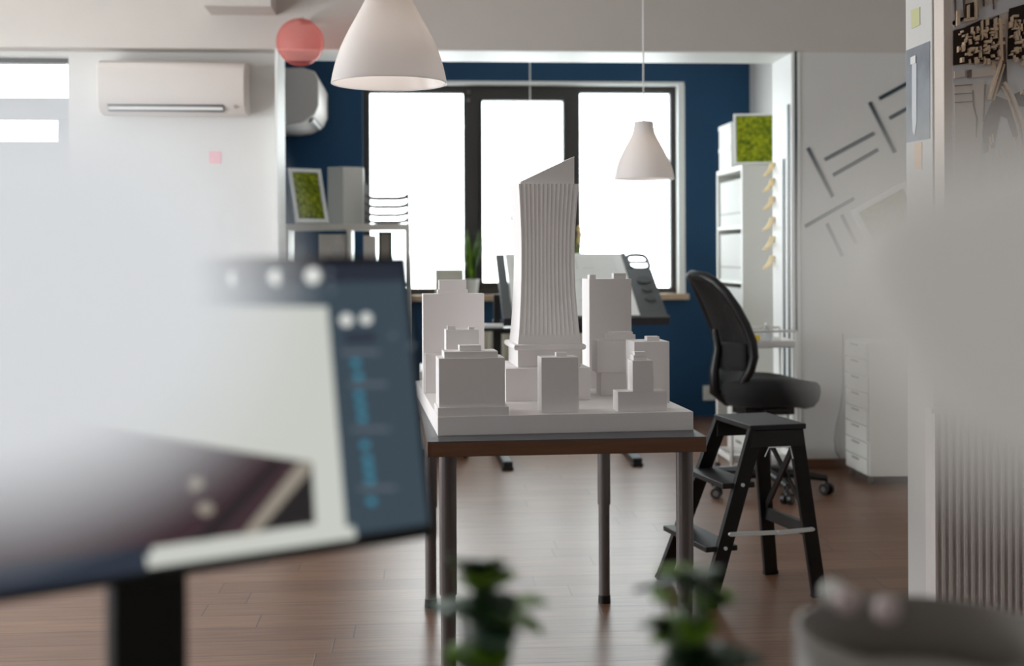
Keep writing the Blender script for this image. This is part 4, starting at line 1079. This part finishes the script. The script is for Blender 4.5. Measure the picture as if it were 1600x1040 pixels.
    for k in range(20):
        x = rnd.uniform(1540, 1600); y = rnd.uniform(205, 290); poly(mb, [(x, y), (x + 2, y - 1), (x + 4, y + 12), (x + 2, y + 13)], .006)
    mb.build('relief_blocks', M['map_tan'], t)
map_board()
# ribbed radiator in front of the pier
YR_ = 2.79
l = at(1459, 800, YR_); zt = at(1459, 640, YR_).z
t = thing('ribbed_radiator', 'white radiator with vertical ribs on the pillar in the lower right corner', 'radiator', (l.x, YR_, .1))
W = .7; H = zt - .1
mb = MB(); mb.box(0, W, .012, .05, 0, H); mb.build('panel', M['rib_white'], t, bevel=.003)
mb = MB(); k = 0; sp = 12.2 * YR_ / FPX * 1.0
while sp * k + sp * .7 < W:
    x = sp * k; mb.prism([(x, .012, .01), (x + sp * .2, 0, .01), (x + sp * .52, 0, .01), (x + sp * .72, .012, .01)], (0, 0, H - .02)); k += 1
mb.build('ribs', M['rib_white'], t)
mb = MB(); mb.box(.1, .14, .05, .07, .1, H - .05).box(W - .14, W - .1, .05, .07, .1, H - .05); mb.build('wall_bracket', M['rib_white'], t)

# ------------------------------------------------------------------ desk near the camera
DZ = .75
t = thing('desk', 'desk in the foreground carrying the monitor and plants', 'desk', (0, 0, 0))
mb = MB(); mb.box(-1.1, .95, .02, 1.26, DZ - .03, DZ); mb.build('desktop', M['desk'], t, bevel=.003)
for x in (-1.05, .9):
    for y in (.07, 1.21):
        mb = MB(); mb.box(x - .02, x + .02, y - .02, y + .02, 0, DZ - .03); mb.build('leg', M['grey_metal'], t, bevel=.002)

# monitor
def monitor():
    rb = at(682, 838, .95); lb = at(0, 931, .79)
    u = (lb - rb); u.z = 0; u.normalize()                   # pointing left/near
    n = Vector((-u.y, u.x, 0)); 
    if n.y > 0: n = -n                                      # toward the camera
    tau = R(10.5); up = Vector((0, 0, math.cos(tau))) - n * math.sin(tau); nn = u.cross(up)
    if nn.dot(n) < 0: nn = -nn
    H, W = .212, .41
    t = thing('monitor', 'blurred computer monitor showing design software at the left foreground', 'monitor', (rb + u * W / 2) * 1.0)
    t.location.z = DZ + .001; o = t.location.copy()
    P_ = lambda s, h, d=0: rb + u * s + up * h + nn * d - o
    def slab(nm, s0, s1, h0, h1, d0, d1, m, par=t, bevel=.002):
        mb = MB(); vs = [P_(s, h, d) for d in (d0, d1) for h in (h0, h1) for s in (s0, s1)]
        mb.mesh(vs, [(0, 2, 3, 1), (4, 5, 7, 6), (0, 1, 5, 4), (2, 6, 7, 3), (0, 4, 6, 2), (1, 3, 7, 5)]); return mb.build(nm, m, par, bevel=bevel)
    slab('housing', 0, W, 0, H, -.03, 0, M['black_plastic'])
    def hit(px, py):
        dr = ray(px, py); k = (rb - CAMPOS).dot(nn) / dr.dot(nn); q = CAMPOS + dr * k - rb; return q.dot(u), q.dot(up)
    scr = thing_part = None
    def em(nm, rgb, s=1.0):
        m = bpy.data.materials.new(nm); m.use_nodes = True; b = m.node_tree.nodes['Principled BSDF']
        b.inputs['Base Color'].default_value = (.01, .01, .01, 1); b.inputs['Roughness'].default_value = .4
        k = SCR * s; b.inputs['Emission Color'].default_value = tuple(c for c in lin(rgb)) + (1,); b.inputs['Emission Strength'].default_value = k; return m
    SCR = .37
    mats = [em('screen_slate', (58, 73, 84)), em('screen_dark', (36, 42, 56)), em('screen_canvas', (205, 208, 200)), em('screen_plum', (62, 44, 50)),
            em('screen_black', (36, 32, 34)), em('screen_taupe', (150, 142, 130)), em('screen_white', (228, 230, 225)), em('screen_teal', (62, 140, 165)), em('screen_grey', (98, 106, 116)), em('screen_navy', (44, 52, 66))]
    mb = MB(); d = [.0005]
    def quad(pts, mi):
        d[0] += .00004
        v = [P_(*hit(x, y), d[0]) for x, y in pts]; mb.mesh(v, [tuple(range(len(v)))], mi)
    def clampq(s0, s1, h0, h1, mi):
        d[0] += .00004; mb.mesh([P_(s, h, d[0]) for s, h in ((s0, h0), (s1, h0), (s1, h1), (s0, h1))], [(0, 1, 2, 3)], mi)
    clampq(.006, W - .006, .010, H - .006, 0)
    clampq(.006, W - .006, H - .020, H - .006, 1)
    quad([(-150, 478), (511, 479), (540, 822), (552, 823), (-150, 936)], 2)
    quad([(-150, 632), (300, 694), (487, 722), (492, 818), (235, 855), (-150, 905)], 3)
    quad([(476, 726), (487, 724), (492, 816), (404, 830)], 4)
    quad([(466, 722), (487, 724), (482, 738), (402, 832), (376, 836)], 5)
    quad([(430, 716), (446, 718), (330, 842), (300, 846)], 4)
    quad([(-150, 905), (228, 866), (228, 892), (-150, 950)], 9)
    quad([(228, 866), (552, 822), (556, 840), (230, 887)], 2)
    quad([(-150, 905), (236, 852), (236, 866), (-150, 925)], 9)
    def dot(x, y, r, mi, ry=None):
        ry = ry or r; quad([(x + r * math.cos(2 * PI * k / 14), y + ry * math.sin(2 * PI * k / 14)) for k in range(14)], mi)
    for x, y, r in ((300, 436, 9), (368, 435, 10), (431, 433, 12), (488, 431, 13), (540, 500, 10), (571, 498, 9)): dot(x, y, r, 6)
    for x, y in ((515, 440), (515, 425), (518, 455), (527, 392), (470, 392), (612, 525), (642, 540)): dot(x, y, 4, 8)
    dot(306, 757, 11, 5); dot(320, 795, 13, 5, 10)
    for x, y in ((548, 562), (552, 583), (553, 612), (556, 630), (558, 648), (562, 690), (566, 712), (568, 728), (570, 745), (572, 778)): quad([(x, y), (x + 12, y), (x + 13, y + 10), (x + 1, y + 10)], 7)
    for x, y in ((540, 548), (552, 598), (556, 668), (566, 760)): quad([(x - 8, y), (x + 50, y), (x + 50, y + 5), (x - 8, y + 5)], 8)
    quad([(535, 520), (585, 518), (586, 535), (537, 537)], 9)
    mb.build('screen', mats, t)
    # neck and foot
    nk = hit(272, 890); cpt = P_(nk[0], .05, -.045); ft_ = Vector((cpt.x, cpt.y + .02, 0))
    mb = MB(); mb.bar(Vector((cpt.x, cpt.y + .0, .016)), cpt + Vector((0, 0, .0)), .052, .02, u); mb.build('neck', M['black_plastic'], t, bevel=.003)
    mb = MB(); mb.frame(u, up, nn, .04, .04, .008, P_(nk[0], .05, -.036)); mb.build('mount', M['black_plastic'], t, bevel=.002)
    mb = MB(); mb.frame(u, n, Vector((0, 0, 1)), .11, .08, .007, Vector((cpt.x, cpt.y, .008))); mb.build('foot', M['black_plastic'], t, bevel=.005)
monitor()

# foreground plants
def leafy(px, Y, top_py, label, seed, spread, mats):
    rnd = random.Random(seed); c = at(px, 900, Y); topz = at(px, top_py, Y).z - DZ
    t = thing('potted_plant', label, 'potted plant', (c.x, Y, DZ + .001))
    mb = MB(); mb.lathe(pot(.026, .034, .05), seg=32); o = mb.build('pot', M['stone_grey'], t); smooth_angle(o, 50)
    mb = MB(); mb.cyl((0, 0, .038), (0, 0, .043), .027, seg=24); mb.build('soil', M['concealed'], t)
    lf = {m: MB() for m in mats}; st = MB()
    for k in range(30):
        a = rnd.uniform(0, 2 * PI); H = rnd.uniform(.5, 1) * (topz - .012); r_ = rnd.uniform(.1, 1) * spread * (1.1 - .4 * H / topz)
        tip = Vector((r_ * math.cos(a), r_ * math.sin(a), H)); b_ = Vector((0, 0, .045))
        st.tube([b_, b_.lerp(tip, .5) + Vector((0, 0, .008)), tip], .0011, 6)
        m = rnd.choice(mats); ln = rnd.uniform(.026, .038); wd = ln * .5
        dr = Vector((math.cos(a), math.sin(a), rnd.uniform(-.3, .8))).normalized(); sd = dr.cross(Vector((0, 0, 1))).normalized(); up = sd.cross(dr)
        vs = []
        for i in range(7):
            s = i / 6; ww = wd * math.sin(PI * min(1, s * .97 + .03)) ** .7
            p_ = tip + dr * (ln * (s - .3)) - up * (.004 * s * s)
            vs += [p_ - sd * ww + up * ww * .25, p_, p_ + sd * ww + up * ww * .25]
        lf[m].mesh(vs, [(3 * i + j, 3 * i + j + 1, 3 * i + 4 + j, 3 * i + 3 + j) for i in range(6) for j in (0, 1)])
    st.build('stems', M['green_dark'], t, smooth=True)
    nm = {'green_dark': 'dark_leaves', 'green_lime': 'lime_leaves', 'green_grey': 'grey_green_leaves'}
    for m in dict.fromkeys(mats):
        if len(lf[m].bm.verts):
            q = lf[m].build(nm[m], M[m], t, smooth=True); so = q.modifiers.new('t', 'SOLIDIFY'); so.thickness = .0012
leafy(748, .84, 850, 'blurred leafy green plant at the bottom edge right of the monitor', 5, .030, ['green_dark', 'green_lime', 'green_grey'])
leafy(1082, .84, 856, 'blurred dark green plant at the bottom edge in front of the ladder', 8, .034, ['green_dark', 'green_dark', 'green_lime'])
# made-up bowl standing in for an unidentified pale blur
c = at(1450, 940, .8)
zt = at(1440, 932, .88).z - DZ
t = thing('stone_bowl', 'blurred grey bowl at the bottom right edge of the photo', 'bowl', (c.x, .8, DZ + .001))
mb = MB(); mb.lathe([(0, 0), (.05, 0), (.075, zt * .35), (.085, zt * .75), (.083, zt), (.079, zt), (.08, zt * .75), (.07, zt * .4), (.045, .008), (0, .008)], seg=48); mb.build('bowl_wall', M['stone_grey'], t, smooth=True)
mb = MB(); mb.lathe([(0, zt * .80), (.04, zt * .82), (.077, zt * .78), (.07, zt * .6), (0, zt * .6)], seg=40); mb.build('filling', M['grey_card'], t, smooth=True)
for k, (px, py, m, r_) in enumerate(((1303, 926, 'pebble_white', .011), (1324, 938, 'pebble_pink', .011), (1386, 952, 'pebble_pink', .010))):  # small pale balls put in for the bright spots of the blur
    Yp = (.80 if k < 2 else .735) - .02 * (k == 1); p = at(px, py, Yp)
    mb = MB(); mb.ball((0, 0, 0), r_ * .8, r_ * .75, r_ * .8, 3); q = mb.build('pebble', M[m], None, smooth=True); q.location = p; q['_k'] = k
    tag(q, ['white shiny pebble on the left rim of the blurred bowl', 'pink shiny pebble on the left rim of the blurred bowl', 'pale pebble at the middle of the blurred bowl'][k], 'pebble', 'pebbles on the bowl rim')
    del q['_k']

# made-up glowing stand-ins for very close, strongly blurred pale shapes, on swing arms
def lamp(name_pts, Y, m, label, side):  # unidentified blurred shape built as a glowing body with made-up arm
    pts = [at(x, y, Y) for x, y in name_pts]; c = sum(pts, Vector()) / len(pts)
    t = thing('desk_lamp', label, 'desk lamp', (c.x, Y, DZ + .001)); o = t.location
    # rounded body: stacked insets of the outline give it a pillow shape
    mb = MB(); rings = []
    for s, dy in ((.80, -.007), (.93, -.006), (.985, -.003), (1.0, 0), (.985, .003), (.93, .006), (.80, .007)):
        rings.append([(c + (p - c) * s) + Vector((0, dy, 0)) - o for p in pts])
    n_ = len(pts); vs = [q for r_ in rings for q in r_]
    fs = [tuple(reversed(range(n_))), tuple(6 * n_ + i for i in range(n_))] + [(k * n_ + i, k * n_ + (i + 1) % n_, (k + 1) * n_ + (i + 1) % n_, (k + 1) * n_ + i) for k in range(6) for i in range(n_)]
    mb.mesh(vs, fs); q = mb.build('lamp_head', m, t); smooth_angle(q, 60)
    far = Vector((c.x + side * .20, Y, DZ)) ; hd = c + Vector((side * .03, .006, 0))
    b = far - o; b.z = 0
    mb = MB(); mb.cyl(b, b + Vector((0, 0, .018)), .07, .065, seg=40); q = mb.build('base', M['white_plastic'], t); smooth_angle(q)
    mb = MB(); mb.tube([b + Vector((0, 0, .018)), b + Vector((0, 0, .30)), b + Vector((-side * .02, 0, .36)), hd - o + Vector((side * .04, 0, 0)), hd - o],   .006, 12); mb.build('arm', M['white_plastic'], t, smooth=True)
def rounded(pts, n_=6):
    out = []; k = len(pts)
    for i in range(k):
        p0, p1, p2, p3 = [pts[(i + j - 1) % k] for j in range(4)]
        for s in range(n_):
            a = s / n_
            out.append(tuple(.5 * ((2 * p1[j]) + (-p0[j] + p2[j]) * a + (2 * p0[j] - 5 * p1[j] + 4 * p2[j] - p3[j]) * a * a + (-p0[j] + 3 * p1[j] - 3 * p2[j] + p3[j]) * a ** 3) for j in (0, 1)))
    return out
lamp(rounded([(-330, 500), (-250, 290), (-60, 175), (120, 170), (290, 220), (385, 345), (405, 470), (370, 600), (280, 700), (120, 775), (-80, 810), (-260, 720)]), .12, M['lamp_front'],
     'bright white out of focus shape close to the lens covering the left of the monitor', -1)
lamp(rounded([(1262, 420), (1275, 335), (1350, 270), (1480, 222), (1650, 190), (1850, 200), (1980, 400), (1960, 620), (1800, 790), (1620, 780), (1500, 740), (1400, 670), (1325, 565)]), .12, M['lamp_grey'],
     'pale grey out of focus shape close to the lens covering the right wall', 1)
